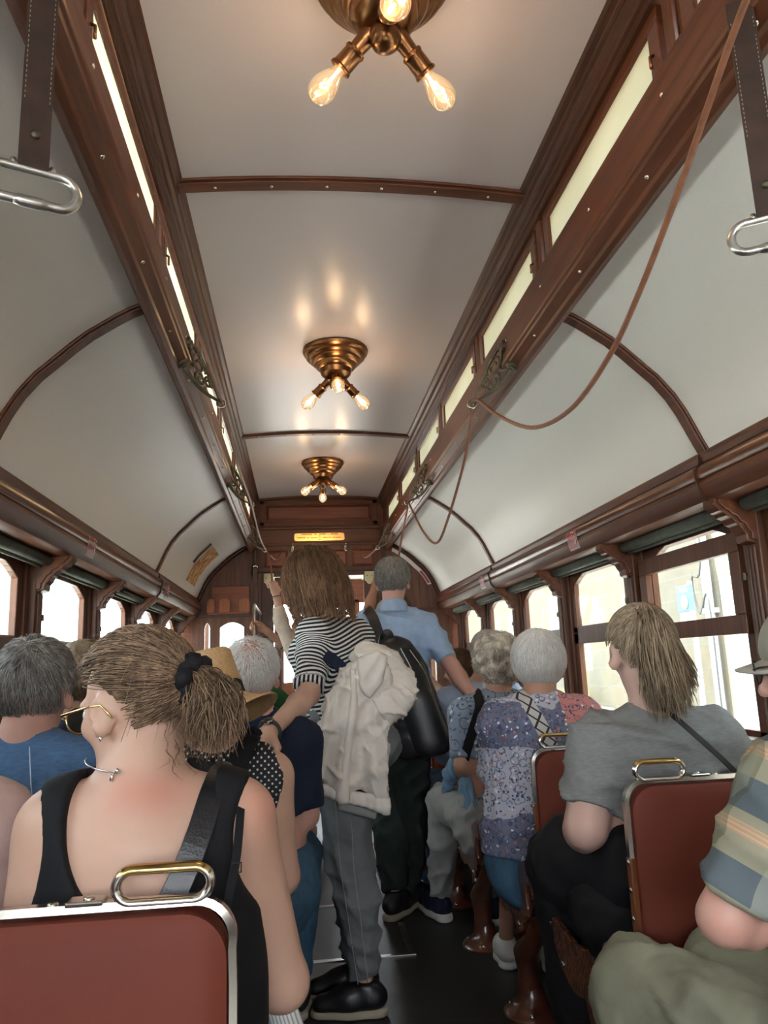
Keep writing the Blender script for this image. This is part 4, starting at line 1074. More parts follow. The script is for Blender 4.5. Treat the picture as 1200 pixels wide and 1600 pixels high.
class Head:
    """head frame: s = right, f = facing, u = up; c = skull centre"""
    def __init__(s, c, f, tilt=(0, 0, 1), k=1.0):
        s.c = V3(*c); s.f = nrm(f); u = np.array(tilt, dtype=np.float32); s.s = nrm(np.cross(s.f, u)); s.u = nrm(np.cross(s.s, s.f)); s.k = k
        s.M = np.stack([s.s, s.f, s.u], 1)       # columns
        s.er = V3(.080, .100, .090) * k; s.ec = s.at(0, -.008, .028)
    def at(s, x, y, z): return s.c + s.k * (x * s.s + y * s.f + z * s.u)
    def skin(s, S, face=True, female=False):
        k = s.k; E = lambda x, y, z, r, kk=.015, op='u': S.ell(s.at(x, y, z), np.array(r) * k, kk * k, s.M, op)
        E(0, -.010, .026, (.075, .096, .086)); E(0, .026, -.040, (.057, .066, .080), .03)
        E(0, .060, -.090, (.030, .028, .024), .025)
        if face:
            E(0, .082, .022, (.050, .020, .014), .015)
            for q in (-1, 1): E(q * .042, .062, -.020, (.022, .022, .020), .02); E(q * .033, .100, .004, (.016, .014, .012), .010, 's')
            S.cap(s.at(0, .092, .004), s.at(0, .112, -.034), .008 * k, .014 * k, .010 * k)
            for q in (-1, 1): E(q * .011, .100, -.038, (.009, .010, .008), .006)
            E(0, .090, -.062, (.024, .012, .007), .006); E(0, .088, -.074, (.021, .012, .008), .006)
            S.cap(s.at(-.022, .101, -.0672), s.at(.022, .101, -.0672), .0022 * k, None, .003 * k, op='s')
        for q in (-1, 1):
            c = s.at(q * .079, -.004, -.012); ax = np.stack([nrm(s.s * q + s.f * -.45), nrm(s.f + s.s * q * .45), s.u], 1)
            S.ell(c, np.array((.011, .024, .036)) * k, .006 * k, ax); S.ell(s.at(q * .089, .004, -.006), np.array((.008, .013, .020)) * k, .005 * k, ax, 's')
            S.ell(s.at(q * .078, .004, -.038), np.array((.007, .009, .010)) * k, .006 * k)
        return S
    def eyes(s, parent, m_white, m_iris):
        for q in (-1, 1):
            c = Vector(s.at(q * .032, .0795, .004)); M = Matrix.Translation(c) @ Matrix(np.stack([s.s, s.u, s.f], 1).tolist()).to_4x4()
            pr = [(.0008, -.0118)] + [(.0118 * math.sin(t), -.0118 * math.cos(t)) for t in [PI * i / 10 for i in range(1, 10)]] + [(.0008, .0118)]
            e = MB().lathe(pr, 16, M).build('eye', m_white, parent, smooth=True)
            ir = MB().lathe([(.0052, .0100), (.0050, .0112), (.0025, .0122), (.0004, .0123)], 14, M).build('iris', m_iris, e, smooth=True)
    def cap_sdf(s, off=.010, front=.074, nape=-.068, S=None, bulge=.0, browz=.062):
        """close-cropped hair volume: an enlarged skull cut along the hairline"""
        S = S or Sdf(); k = s.k
        S.ell(s.ec, s.er + off, .01, s.M); S.ell(s.at(0, -.050, -.040), ((.052 + bulge) * k + off, (.036 + bulge) * k + off, .050 * k), .03, s.M)
        a = s.at(0, front, browz); b = s.at(0, -.034, .010); n1 = nrm(np.cross(s.s, b - a)); n1 = n1 * (1 if n1 @ s.f > 0 else -1)
        b2 = s.at(0, -.09, nape); n2 = nrm(np.cross(s.s, b2 - b)); n2 = n2 * (1 if n2 @ s.u < 0 else -1)
        fk = [(a, n1), (b, n2)]
        S.fn(lambda p: np.maximum(np.minimum((p - fk[0][0]) @ fk[0][1], .2), np.minimum((p - fk[1][0]) @ fk[1][1], .2)), 'i', .012)
        return S
    def dirs(s, n, rng, ok):
        out = []
        while len(out) < n:
            d = rng.normal(size=(n * 3, 3)); d /= np.linalg.norm(d, axis=1)[:, None]
            out += list(d[ok(d)])
        return np.array(out[:n])
    def on(s, D, off): # D (...,3) unit in head frame
        return s.ec + ((D * (s.er + off[..., None])) @ s.M.T)
def hairline_ok(front=.45, nape=-.75, face_y=.30, earz=-.10):
    """directions that carry hair: behind the ears, above them and back of the forehead"""
    def ok(d):
        x, y, z = d[:, 0], d[:, 1], d[:, 2]
        back = (y < -.36) & (z > nape)
        top = (z > front + .10 * y - .35 * (y < .35)) & (z > .25)
        side = (y < face_y) & (z > earz) & (y >= -.36)
        return back | top | side
    return ok
def short_strands(H, n, L, rng, lift=.004, off=.008, crown=(0, -.55, .83), ok=None, r=.0012, wave=0., m=6, part=None):
    D = H.dirs(n, rng, ok or hairline_ok()); K = nrm(crown)
    P = []; R = []; d = D.copy(); o = np.full(n, off - .003)
    ph = rng.random((n, 1)) * 6.28; tw = rng.normal(size=(n, 3)) * .35
    ln = L * (.6 + .8 * rng.random(n))
    for i in range(m):
        q = H.on(d, o)
        if wave:
            q = q + wave * np.concatenate([np.sin(ph + i * 2.1), np.cos(ph * 1.7 + i * 2.1), np.sin(ph * 2.3 + i * 1.7)], 1) * min(1, i / 2) * (.3 + .7 * rng.random((n, 1)))
        P.append(q); R.append(r * (1 - .75 * i / (m - 1)) * np.ones(n))
        t = d - K * 1.0 + tw * .5; t -= d * (t * d).sum(1, keepdims=True); t /= np.linalg.norm(t, axis=1)[:, None] + 1e-6
        d = d + t * (ln / m / .09)[:, None]; d /= np.linalg.norm(d, axis=1)[:, None]
        o = o + lift * (.5 + rng.random(n)) / m * 2
    return tubes(np.stack(P, 1), np.stack(R, 1))
def merge(*VQ):
    V = []; Q = []; n = 0
    for v, q in VQ: V.append(v); Q.append(q + n); n += len(v)
    return np.concatenate(V), np.concatenate(Q)
# ------------------------------------------------------------------ hands
def hand(S, wrist, d, pn, side, curl=.5, k=1.0, spread=.12, thumb=.5, tdir=None, point=None):
    """d: fingers direction, pn: direction the palm faces, side: direction from little finger to thumb"""
    w = V3(*wrist); d = nrm(d); pn = nrm(np.array(pn) - d * float(np.dot(pn, d))); sd = nrm(np.cross(d, pn)); sd = sd * (1 if sd @ np.array(side) > 0 else -1)
    at = lambda x, y, z: w + k * (x * sd + y * d + z * pn)
    S.cap(at(0, -.03, 0), at(0, .012, 0), .026 * k, .024 * k, .02, (pn, 1.35))
    for x, r in ((.026, .0155), (.008, .0155), (-.010, .015), (-.027, .0135)): S.cap(at(x * .75, .02, .002), at(x, .082, 0), .016 * k, r * k, .014)
    S.ell(at(.022, .035, .010), np.array((.018, .030, .016)) * k, .016, np.stack([sd, d, pn], 1))
    lens = ((.042, .026, .022), (.047, .030, .024), (.043, .028, .023), (.034, .021, .020)); xs = (.028, .009, -.010, -.028)
    for i, (ls, x) in enumerate(zip(lens, xs)):
        c = curl if not isinstance(curl, (list, tuple)) else curl[i]
        p = at(x, .084, .001); a = 0.; sp = (x / .03) * spread
        for j, l in enumerate(ls):
            a += c * (.95, 1.1, .75)[j]
            v = nrm(d * math.cos(a) + pn * math.sin(a) + sd * sp * math.cos(a)); q = p + v * l * k
            S.cap(p, q, (.0092, .0082, .0074)[j] * k, (.0084, .0076, .0066)[j] * k, .0045); p = q
    p = at(.026, .018, .006)
    t1 = nrm(sd * .85 + d * .55 + pn * (.25 + thumb * .5)); q = p + t1 * .040 * k; S.cap(p, q, .0145 * k, .0115 * k, .012)
    t2 = nrm(sd * (.45 - thumb * .5) + d * .85 + pn * (.2 + thumb * .6)); q2 = q + t2 * .030 * k; S.cap(q, q2, .0108 * k, .0096 * k, .005)
    t3 = nrm(sd * (.15 - thumb * .6) + d * .9 + pn * (.25 + thumb * .6)); S.cap(q2, q2 + t3 * .024 * k, .0095 * k, .0075 * k, .004)
# ------------------------------------------------------------------ a whole figure
def skin_mat(name, c, red=.12):
    m, nt, p, out = _nt(name); at = nt.nodes.new('ShaderNodeAttribute'); at.attribute_name = 'flush'; fx = nt.nodes.new('ShaderNodeMixRGB'); fx.inputs[2].default_value = (c[0] * .98, c[1] * .55, c[2] * .56, 1)
    n = noise(nt, 9, 4); r = ramp(nt, [(.3, mul(c, .9)), (.55, c), (.75, (c[0] * 1.02, c[1] * (1 - red), c[2] * (1 - red)))])
    nt.links.new(n.outputs['Fac'], r.inputs[0]); nt.links.new(at.outputs['Fac'], fx.inputs[0]); nt.links.new(r.outputs[0], fx.inputs[1]); nt.links.new(fx.outputs[0], p.inputs['Base Color']); p.inputs['Roughness'].default_value = .5
    p.inputs['Subsurface Weight'].default_value = .06; p.inputs['Subsurface Radius'].default_value = (.5, .2, .1); p.inputs['Subsurface Scale'].default_value = .01
    b = noise(nt, 260, 2); add_bump(nt, p, b.outputs['Fac'], .08, .0008); return m
M_eyew = mat('eye_white', (.7, .68, .65), .25, var=.02); M_iris = mat('iris', (.06, .05, .04), .2)
def poly2d(poly, ox, ux, uz, uy, yc, th, rnd):
    """rounded slab: polygon (in the u-v plane through ox) extruded along uy"""
    P = np.array(poly, dtype=np.float32); ox = np.asarray(ox, dtype=np.float32)
    def f(p):
        w = p - ox; u = w @ ux; v = w @ uz; y = w @ uy - yc
        d2 = np.full(u.shape, 1e9, dtype=np.float32); ins = np.zeros(u.shape, dtype=bool)
        n = len(P)
        for i in range(n):
            a = P[i]; b = P[(i + 1) % n]; e = b - a; wx = u - a[0]; wz = v - a[1]
            t = np.clip((wx * e[0] + wz * e[1]) / (e @ e), 0, 1); d2 = np.minimum(d2, (wx - e[0] * t) ** 2 + (wz - e[1] * t) ** 2)
            c = ((a[1] > v) != (b[1] > v)); xs = a[0] + (v - a[1]) / (e[1] if abs(e[1]) > 1e-9 else 1e-9) * e[0]
            ins ^= c & (u < xs)
        d = np.where(ins, -np.sqrt(d2), np.sqrt(d2)) + rnd; q = np.abs(y) - th + rnd
        return np.minimum(np.maximum(d, q), 0) + np.sqrt(np.maximum(d, 0) ** 2 + np.maximum(q, 0) ** 2) - rnd
    return f
class Fig:
    """J: dict of joints in world coordinates. Builds the continuous skin body and the clothes that follow it."""
    def __init__(s, label, loc, J, face=(0, 1, 0), head_face=None, head_tilt=(0, 0, 1), sz=1.0, bulk=1.0, hk=1.0, belly=0.):
        s.root = thing('person', label, 'person', loc); s.J = {k: V3(*v) for k, v in J.items()}; s.f = nrm(face)
        s.sz = sz; s.bulk = bulk; s.belly = belly
        s.H = Head(s.J['head'], face if head_face is None else head_face, head_tilt, hk)
    def torso(s, S, o=0., top=True, lowcut=False):
        J = s.J; b = s.bulk; fl = (s.f, 1.42); sp = J['chest'] - J['pel']; mid = J.get('waist', J['pel'] + sp * .42)
        side = nrm(np.cross(s.f, nrm(sp)))
        S.cap(J['pel'], mid, .165 * b + o, .148 * b + o, .05, fl)
        S.cap(mid, J['chest'] - nrm(sp) * .105, .148 * b + o, .156 * b + o, .05, fl)
        if s.belly: S.ell(mid + s.f * .05, np.array((.15, .12, .14)) * s.belly + o, .06)
        if top:
            for q in 'LR':
                S.cap(J['chest'] + (J['sh' + q] - J['chest']) * .25 - nrm(sp) * .05, J['sh' + q], .085 * b + o, .056 * b + o, .05)
                S.cap(J['neck'] - nrm(sp) * .035, J['sh' + q] * .75 + J['neck'] * .25 - nrm(sp) * .008, .044 + o, .048 * b + o, .035)
            S.ell(J['chest'] + s.f * .05 - nrm(sp) * .05, V3(.13, .075, .10) * b + o, .04)
        return S
    def arm(s, S, q, o=0., upto=1.0, b=None):
        J = s.J; b = b or getattr(s, 'armb', s.bulk); sh, el, wr = J['sh' + q], J['el' + q], J['wr' + q]
        if upto <= .5:
            S.cap(sh, sh + (el - sh) * upto * 2, .054 * b + o, (.054 - .012 * upto * 2) * b + o, .03); return
        S.cap(sh, el, .054 * b + o, .041 * b + o, .03)
        t = min(1, (upto - .5) * 2); e2 = el + (wr - el) * t
        m = el + (wr - el) * .28 * t
        S.cap(el, m, .040 * b + o, .042 * b + o, .02); S.cap(m, e2, .042 * b + o, (.042 - .015 * t) * b + o, .02)
    def leg(s, S, q, o=0., upto=1.0, b=None):
        J = s.J; b = b or s.bulk; hi, kn, an = J['hi' + q], J['kn' + q], J['an' + q]
        S.cap(hi, kn, .088 * b + o, .060 * b + o, .05)
        t = min(1, max(0, (upto - .5) * 2)); e = kn + (an - kn) * t
        back = -s.f * .014; m = kn + (an - kn) * .35 * t + back
        if t > 0: S.cap(kn, m, .058 * b + o, .056 * b + o, .03); S.cap(m, e, .056 * b + o, (.056 - .020 * t) * b + o, .03)
    def body(s, m, h=.009, legs=True, hands=None, face=True, arms='LR', extra=None, flush=None):
        S = Sdf(); J = s.J
        s.torso(S, -.012)
        S.cap(J['neck'] - nrm(J['head'] - J['neck']) * .05, s.H.at(0, -.022, -.055), .058, .052, .03)
        s.H.skin(S, face)
        for q in arms: s.arm(S, q, -.004)
        if legs:
            for q in 'LR': s.leg(S, q, -.012)
        for hd in hands or []: hand(S, **hd)
        if extra: extra(S)
        s.bodyo = flesh('body', S, h, m, s.root, 2, attr={'flush': flush} if flush else None)
        if face: s.H.eyes(s.bodyo, M_eyew, M_iris)
        return s.bodyo
    def shirt(s, m, sleeve=.45, bottom=None, neck=.045, o=.010, h=.012, amp=.0035, seed=1, name='shirt', arms='LR', attr=None, extra=None, cut=True, sl_o=.012, collar=None):
        S = Sdf(); s.torso(S, o)
        for q in arms: s.arm(S, q, o + sl_o - .01, sleeve)
        if extra: extra(S)
        # the neck opening: a round hole around the neck axis
        J = s.J; ax = nrm(s.H.c - J['neck']); nk = J['neck']
        S.cap(nk + ax * neck * .3 - s.f * .005, nk + ax * .2, .052, .085, .012, op='s')
        if cut:
            for q in arms:           # clean sleeve ends
                sh, el, wr = J['sh' + q], J['el' + q], J['wr' + q]
                if sleeve <= .5: a, b = sh, el; t = sleeve * 2
                else: a, b = el, wr; t = (sleeve - .5) * 2
                e = a + (b - a) * t; d = nrm(b - a)
                S.fn((lambda e, d: lambda p: np.where(np.linalg.norm(p - e - d * .06, axis=-1) < .105, (p - e) @ d, -.1))(e, d), 'i', .006)
        if bottom is not None: S.plane((0, 0, bottom) if not isinstance(bottom, tuple) else bottom[0], (0, 0, -1) if not isinstance(bottom, tuple) else bottom[1])
        ob = flesh(name, S, h, m, s.root, 2, wrinkles(amp, 1., seed) if amp else None, attr)
        return ob
    def trousers(s, m, top=None, upto=.97, o=.012, h=.013, amp=.004, seed=2, name='trousers', b=None, flare=0., hip=.165):
        S = Sdf(); J = s.J; sp = nrm(J['chest'] - J['pel'])
        S.cap(J['pel'] - sp * .03, J['pel'] + sp * .06, hip * s.bulk + o, (hip - .008) * s.bulk + o, .05, (s.f, 1.35))
        S.ell(J['pel'] - sp * .05 - s.f * .05, V3(.15, .10, .10) * s.bulk + o, .05)
        for q in 'LR':
            s.leg(S, q, o, upto, b)
            if flare: S.cap(J['kn' + q], J['kn' + q] + (J['an' + q] - J['kn' + q]) * (upto - .5) * 2, .06 + o, .052 + flare, .03)
            an = J['an' + q]; d = nrm(an - J['kn' + q]); e = J['kn' + q] + (an - J['kn' + q]) * (upto - .5) * 2
            S.fn((lambda e, d: lambda p: np.where(np.linalg.norm(p - e - d * .08, axis=-1) < .13, (p - e) @ d, -.1))(e, d), 'i', .006)
        t = J['pel'] + sp * (top or .10); S.plane(t, sp)
        return flesh(name, S, h, m, s.root, 2, wrinkles(amp, 1., seed, (0, 0, 1)))
    def shoe(s, q, d, m_up, m_sole, k=1.0, sole=.026, laces=None):
        an = s.J['an' + q]; d = nrm((d[0], d[1], 0)); z0 = .0; A = V3(an[0], an[1], z0); sd = nrm((d[1], -d[0], 0)); U = V3(0, 0, 1)
        P = lambda f, u, x=0.: A + k * (d * f + U * u + sd * x)
        S = Sdf(); S.cap(P(-.035, .060), P(.06, .052), .040 * k, .040 * k, .03); S.cap(P(.06, .050), P(.155, .038), .042 * k, .034 * k, .03)
        S.cap(P(-.01, .06), P(-.005, .105), .040 * k, .038 * k, .02); S.cap(P(.01, .09), P(.09, .066), .03 * k, .025 * k, .03)
        S.plane(P(0, .016), (0, 0, -1)); S.plane(P(0, .112), U)
        up = flesh('shoe', S, .009, m_up, s.root, 2)
        S = Sdf(); S.cap(P(-.035, .014), P(.06, .014), .040 * k, .040 * k, .03); S.cap(P(.06, .014), P(.158, .016), .043 * k, .036 * k, .03)
        S.plane(P(0, .001), (0, 0, -1)); S.plane(P(0, sole + .002), U)
        flesh('sole', S, .008, m_sole, up, 1)
        if laces:
            l = MB()
            for i in range(4):
                f = .045 + i * .022; z = .092 - i * .008
                l.tube([tuple(P(f, z - .012, -.022)), tuple(P(f + .006, z, 0)), tuple(P(f, z - .012, .022))], .0025, 6)
            l.build('laces', laces, up, smooth=True)
        return up
# ------------------------------------------------------------------ cloth and hair materials
def attr_node(nt, nm): a = nt.nodes.new('ShaderNodeAttribute'); a.attribute_name = nm; return a
def math_n(nt, op, a, b=None, c=None):
    m = nt.nodes.new('ShaderNodeMath'); m.operation = op
    for i, v in enumerate((a, b, c)):
        if v is None: continue
        if isinstance(v, (int, float)): m.inputs[i].default_value = v
        else: nt.links.new(v, m.inputs[i])
    return m.outputs[0]
def fold_bump(m, strength=.7, dist=.03, scale=9):
    nt = m.node_tree; p = [n for n in nt.nodes if n.type == 'BSDF_PRINCIPLED'][0]
    n = noise(nt, scale, 2.5, (1.4, 1, .8)); n.noise_dimensions = '3D'; n.noise_type = 'RIDGED_MULTIFRACTAL' if hasattr(n, 'noise_type') else 'FBM'
    b = nt.nodes.new('ShaderNodeBump'); b.inputs['Strength'].default_value = strength; b.inputs['Distance'].default_value = dist
    nt.links.new(n.outputs['Fac'], b.inputs['Height'])
    if p.inputs['Normal'].links: nt.links.new(p.inputs['Normal'].links[0].from_socket, b.inputs['Normal'])
    nt.links.new(b.outputs[0], p.inputs['Normal'])
def cloth(name, c, rough=.85, var=.10, weave=500, bump=.10, streak=None):
    m = mat(name, c, rough, 0, var, 22 if streak is None else 60, (1, 1, 1) if streak is None else streak, bump, weave, 0, .25, .001); fold_bump(m); return m
def mixc(nt, fac, a, b):
    x = nt.nodes.new('ShaderNodeMixRGB')
    for i, v in ((0, fac), (1, a), (2, b)):
        if isinstance(v, tuple): x.inputs[i].default_value = (*v, 1)
        elif isinstance(v, (int, float)): x.inputs[i].default_value = v
        else: nt.links.new(v, x.inputs[i])
    return x.outputs[0]
def objxyz(nt):
    t = nt.nodes.new('ShaderNodeTexCoord'); s_ = nt.nodes.new('ShaderNodeSeparateXYZ'); nt.links.new(t.outputs['Object'], s_.inputs[0]); return s_.outputs
def band(nt, v, period, duty, phase=0.):
    fr = math_n(nt, 'FRACT', math_n(nt, 'MULTIPLY_ADD', v, 1 / period, phase)); return math_n(nt, 'LESS_THAN', fr, duty)
def striped(name, light, dark, period, duty):
    m, nt, p, out = _nt(name); q = attr_node(nt, 'q').outputs['Fac']
    nt.links.new(mixc(nt, band(nt, q, period, duty), light, dark), p.inputs['Base Color']); p.inputs['Roughness'].default_value = .85
    p.inputs['Specular IOR Level'].default_value = .25; fold_bump(m, .4); return m
def dotted(name, base, dot, period, r):
    m, nt, p, out = _nt(name); x, y, z = objxyz(nt)
    u = math_n(nt, 'MULTIPLY', math_n(nt, 'ADD', x, z), 1 / period); v = math_n(nt, 'MULTIPLY', math_n(nt, 'SUBTRACT', x, z), 1 / period)
    du = math_n(nt, 'SUBTRACT', math_n(nt, 'FRACT', u), .5); dv = math_n(nt, 'SUBTRACT', math_n(nt, 'FRACT', v), .5)
    d = math_n(nt, 'SQRT', math_n(nt, 'ADD', math_n(nt, 'MULTIPLY', du, du), math_n(nt, 'MULTIPLY', dv, dv)))
    nt.links.new(mixc(nt, math_n(nt, 'LESS_THAN', d, r), base, dot), p.inputs['Base Color']); p.inputs['Roughness'].default_value = .8; return m
def plaid(name):
    m, nt, p, out = _nt(name); z = attr_node(nt, 'q').outputs['Fac']; x = attr_node(nt, 'r').outputs['Fac']
    b1 = band(nt, z, .125, .42); b2 = band(nt, z, .125, .16, .45); lines = band(nt, z, .0075, .35); v1 = band(nt, x, .11, .40)
    base = mixc(nt, b1, (.29, .27, .19), (.095, .12, .135))
    base = mixc(nt, math_n(nt, 'MULTIPLY', v1, .55), base, (.34, .35, .30))
    base = mixc(nt, math_n(nt, 'MULTIPLY', b2, math_n(nt, 'MULTIPLY_ADD', lines, .6, .3)), base, (.62, .34, .20))
    v2 = band(nt, x, .22, .22, .5); base = mixc(nt, math_n(nt, 'MULTIPLY', v2, .5), base, (.07, .075, .035))
    nt.links.new(base, p.inputs['Base Color']); p.inputs['Roughness'].default_value = .85; fold_bump(m); return m
def floral(name, ground=(.40, .41, .48), deep=(.05, .06, .13), rose=(.42, .17, .16), scale=78, patch=True):
    """small paisley and leaf motifs over a pale ground, with deeper patchwork areas"""
    m, nt, p, out = _nt(name); t = nt.nodes.new('ShaderNodeTexCoord')
    n0 = noise(nt, 30, 2); wv = nt.nodes.new('ShaderNodeMixRGB'); wv.inputs[0].default_value = .02
    nt.links.new(t.outputs['Object'], wv.inputs[1]); nt.links.new(n0.outputs['Color'], wv.inputs[2])
    v = nt.nodes.new('ShaderNodeTexVoronoi'); v.inputs['Scale'].default_value = scale; nt.links.new(wv.outputs[0], v.inputs['Vector'])
    v2 = nt.nodes.new('ShaderNodeTexVoronoi'); v2.inputs['Scale'].default_value = scale * .38; nt.links.new(wv.outputs[0], v2.inputs['Vector'])
    sc = nt.nodes.new('ShaderNodeSeparateColor'); nt.links.new(v.outputs['Color'], sc.inputs[0])
    mot = ramp(nt, [(0, deep), (.35, (.16, .20, .36)), (.62, rose), (.85, (.62, .62, .66))]); mot.color_ramp.interpolation = 'CONSTANT'; nt.links.new(sc.outputs[0], mot.inputs[0])
    col = ground
    if patch:
        x, y, z = objxyz(nt); pn = noise(nt, 5, 2); pz = math_n(nt, 'MULTIPLY_ADD', pn.outputs['Fac'], .16, z)
        dark_lo = band(nt, pz, .34, .40, .12); col = mixc(nt, dark_lo, ground, (.125, .135, .20))
        ros = math_n(nt, 'MULTIPLY', math_n(nt, 'GREATER_THAN', x, .055), math_n(nt, 'GREATER_THAN', math_n(nt, 'MULTIPLY_ADD', x, .35, z), .985)); col = mixc(nt, ros, col, (.50, .19, .17))
        zz = math_n(nt, 'ABSOLUTE', math_n(nt, 'SUBTRACT', math_n(nt, 'FRACT', math_n(nt, 'MULTIPLY', z, 22)), .5))
        cx = math_n(nt, 'ABSOLUTE', math_n(nt, 'ADD', math_n(nt, 'MULTIPLY_ADD', z, .38, x), -.335))
        inb = math_n(nt, 'LESS_THAN', cx, .024); zig = math_n(nt, 'LESS_THAN', math_n(nt, 'ABSOLUTE', math_n(nt, 'SUBTRACT', cx, math_n(nt, 'MULTIPLY', zz, .044))), .0042)
    lim = math_n(nt, 'LESS_THAN', v.outputs['Distance'], .34); ring = math_n(nt, 'LESS_THAN', math_n(nt, 'ABSOLUTE', math_n(nt, 'SUBTRACT', v2.outputs['Distance'], .40)), .035)
    col = mixc(nt, lim, col, mot.outputs[0]); col = mixc(nt, math_n(nt, 'MULTIPLY', ring, .8), col, deep)
    if patch:
        col = mixc(nt, inb, col, (.46, .44, .42)); col = mixc(nt, math_n(nt, 'MULTIPLY', inb, zig), col, (.02, .02, .03))
    nt.links.new(col, p.inputs['Base Color']); p.inputs['Roughness'].default_value = .85; fold_bump(m, .4); return m
def denim(name, c): return cloth(name, c, .85, .25, 700, .15, (1, 1, .3))
SK1 = skin_mat('skin_fair', (.56, .345, .255), .10); SK2 = skin_mat('skin_tanned', (.43, .23, .155)); SK3 = skin_mat('skin_rosy', (.55, .30, .235)); SK4 = skin_mat('skin_pale', (.58, .37, .30))
C_black = cloth('black_cotton', (.008, .008, .010), .8); C_navy = cloth('navy_cotton', (.010, .016, .034)); C_grey_t = cloth('grey_marl', (.20, .205, .205), .9, .12, 500, .1, (1, 1, 4))
C_dkblue = cloth('dusty_blue_jersey', (.065, .125, .235), .9, .18, 500, .1, (1, 1, 4)); C_ltblue = cloth('light_blue_pique', (.30, .41, .58)); C_paleblue = cloth('pale_blue_shirt', (.38, .46, .60))
C_greytr = cloth('slate_grey_trousers', (.135, .145, .145), .75); C_green_tr = cloth('dark_green_trousers', (.017, .026, .022)); C_olive = cloth('olive_chinos', (.21, .205, .145)); C_stone = cloth('stone_grey_trousers', (.27, .265, .255))
C_red = cloth('crimson_trousers', (.20, .008, .020)); C_cream = cloth('cream_knit', (.56, .47, .38)); C_pink = cloth('blush_satin', (.46, .33, .30), .45); C_white = cloth('white_cotton', (.65, .65, .63)); C_green = cloth('bottle_green_cap', (.016, .085, .030)); C_sand = cloth('sand_cap', (.36, .34, .29))
C_jeans = denim('blue_jeans', (.035, .065, .115)); C_denim = denim('light_denim', (.14, .24, .34)); C_dkjean = denim('mid_blue_jeans', (.045, .10, .16)); C_coat = cloth('off_white_quilted_coat', (.60, .55, .49), .55, .05, 300, .08)
M_blk = mat('black_leather', (.010, .010, .012), .34, var=.2, nscale=60, bump=.15, bscale=300); M_rub = mat('black_rubber', (.012, .012, .013), .6); M_solew = mat('white_sole', (.55, .54, .50), .7); M_soled = mat('beige_sole', (.34, .30, .22), .7); M_lace = mat('pale_laces', (.4, .38, .32), .8)
M_gold = mat('gold', (.75, .52, .22), .2, 1., .05); M_silver = mat('silver', (.8, .8, .78), .2, 1., .05); M_lens = mat('dark_lens', (.02, .02, .02), .08)
HR1 = strand_mat('ash_brown_hair', (.026, .014, .008), (.32, .205, .125)); HR2 = strand_mat('brown_bob_hair', (.040, .018, .009), (.33, .185, .10)); HRg = strand_mat('steel_grey_hair', (.055, .050, .045), (.42, .40, .37)); HRw = strand_mat('white_hair', (.58, .56, .53), (.88, .86, .83))
HRc = strand_mat('grey_blond_curls', (.24, .20, .145), (.78, .71, .60)); HRb = strand_mat('blond_hair', (.085, .058, .036), (.44, .34, .23)); HRbr = strand_mat('chestnut_hair', (.035, .016, .008), (.17, .085, .04)); HRsg = strand_mat('silver_hair', (.28, .265, .24), (.70, .68, .64)); HRd = strand_mat('dark_hair', (.012, .008, .006), (.07, .045, .03))

def build_hair(P, m, sets, base=None, h=.008, amp=.0018, label=None, freq=150):
    V, Q = [], []; parts = list(sets)
    if base is not None:
        H = P.H; rr = np.random.default_rng(5)
        v, q = surface(base, h); v = smooth_verts(v, q, 1); nn = vnormals(v, q)
        l = (v - H.ec) @ H.M; az = np.arctan2(l[:, 0], l[:, 1] + .03); el = l[:, 2]
        v = v + nn * (amp * (np.sin(az * freq * .22 + 2 * np.sin(el * 40)) + .7 * np.sin(az * freq * .41 + 1.3 * np.sin(el * 61 + 1)) + .5 * np.sin(el * 120 + az * 9)))[:, None]
        parts = [(v, q)] + parts
    V, Q = merge(*parts); me = np_mesh('hair', V, Q)
    return link_mesh('hair', me, m, P.root, smooth=True, label=label)
def tie_strands(H, n, tie, rng, ok=None, off=.010, r=.0013, m=8, loose=.004):
    D = H.dirs(n, rng, ok or hairline_ok()); T = nrm((np.asarray(tie) - H.ec) @ H.M)
    P = []
    w = rng.normal(size=(n, 3)) * .05
    for i in range(m):
        t = i / (m - 1) * .97; d = D * (1 - t) + T * t + w * math.sin(t * PI); d /= np.linalg.norm(d, axis=1)[:, None]
        P.append(H.on(d, np.full(n, off) + loose * math.sin(t * PI) * rng.random(n)))
    return tubes(np.stack(P, 1), np.tile(r * np.linspace(.8, 1, m), (n, 1)))
def tail_strands(n, A, B, C, rng, sA=.014, sB=.035, sC=.02, m=12, r=.0015, wave=.004, flare=.0):
    A, B, C = (np.asarray(v) for v in (A, B, C)); u = rng.normal(size=(n, 3))
    u = u / np.maximum(1, np.linalg.norm(u, axis=1) / 1.7)[:, None]; a = A + u * sA * .6; b = B + u * sB * .6 + rng.normal(size=(n, 3)) * .004; c = C + u * sC * .6 + rng.uniform(-1, 1, size=(n, 3)) * (.014 + flare)
    ph = rng.random((n, 1)) * 6.28; P = []
    for i in range(m):
        t = i / (m - 1); p = (1 - t) ** 2 * a + 2 * t * (1 - t) * b + t * t * c
        P.append(p + wave * t * np.concatenate([np.sin(ph + t * 9), np.cos(ph + t * 7), 0 * ph], 1))
    return tubes(np.stack(P, 1), np.tile(r * np.concatenate([np.ones(m - 3), [.8, .55, .2]]), (n, 1)))
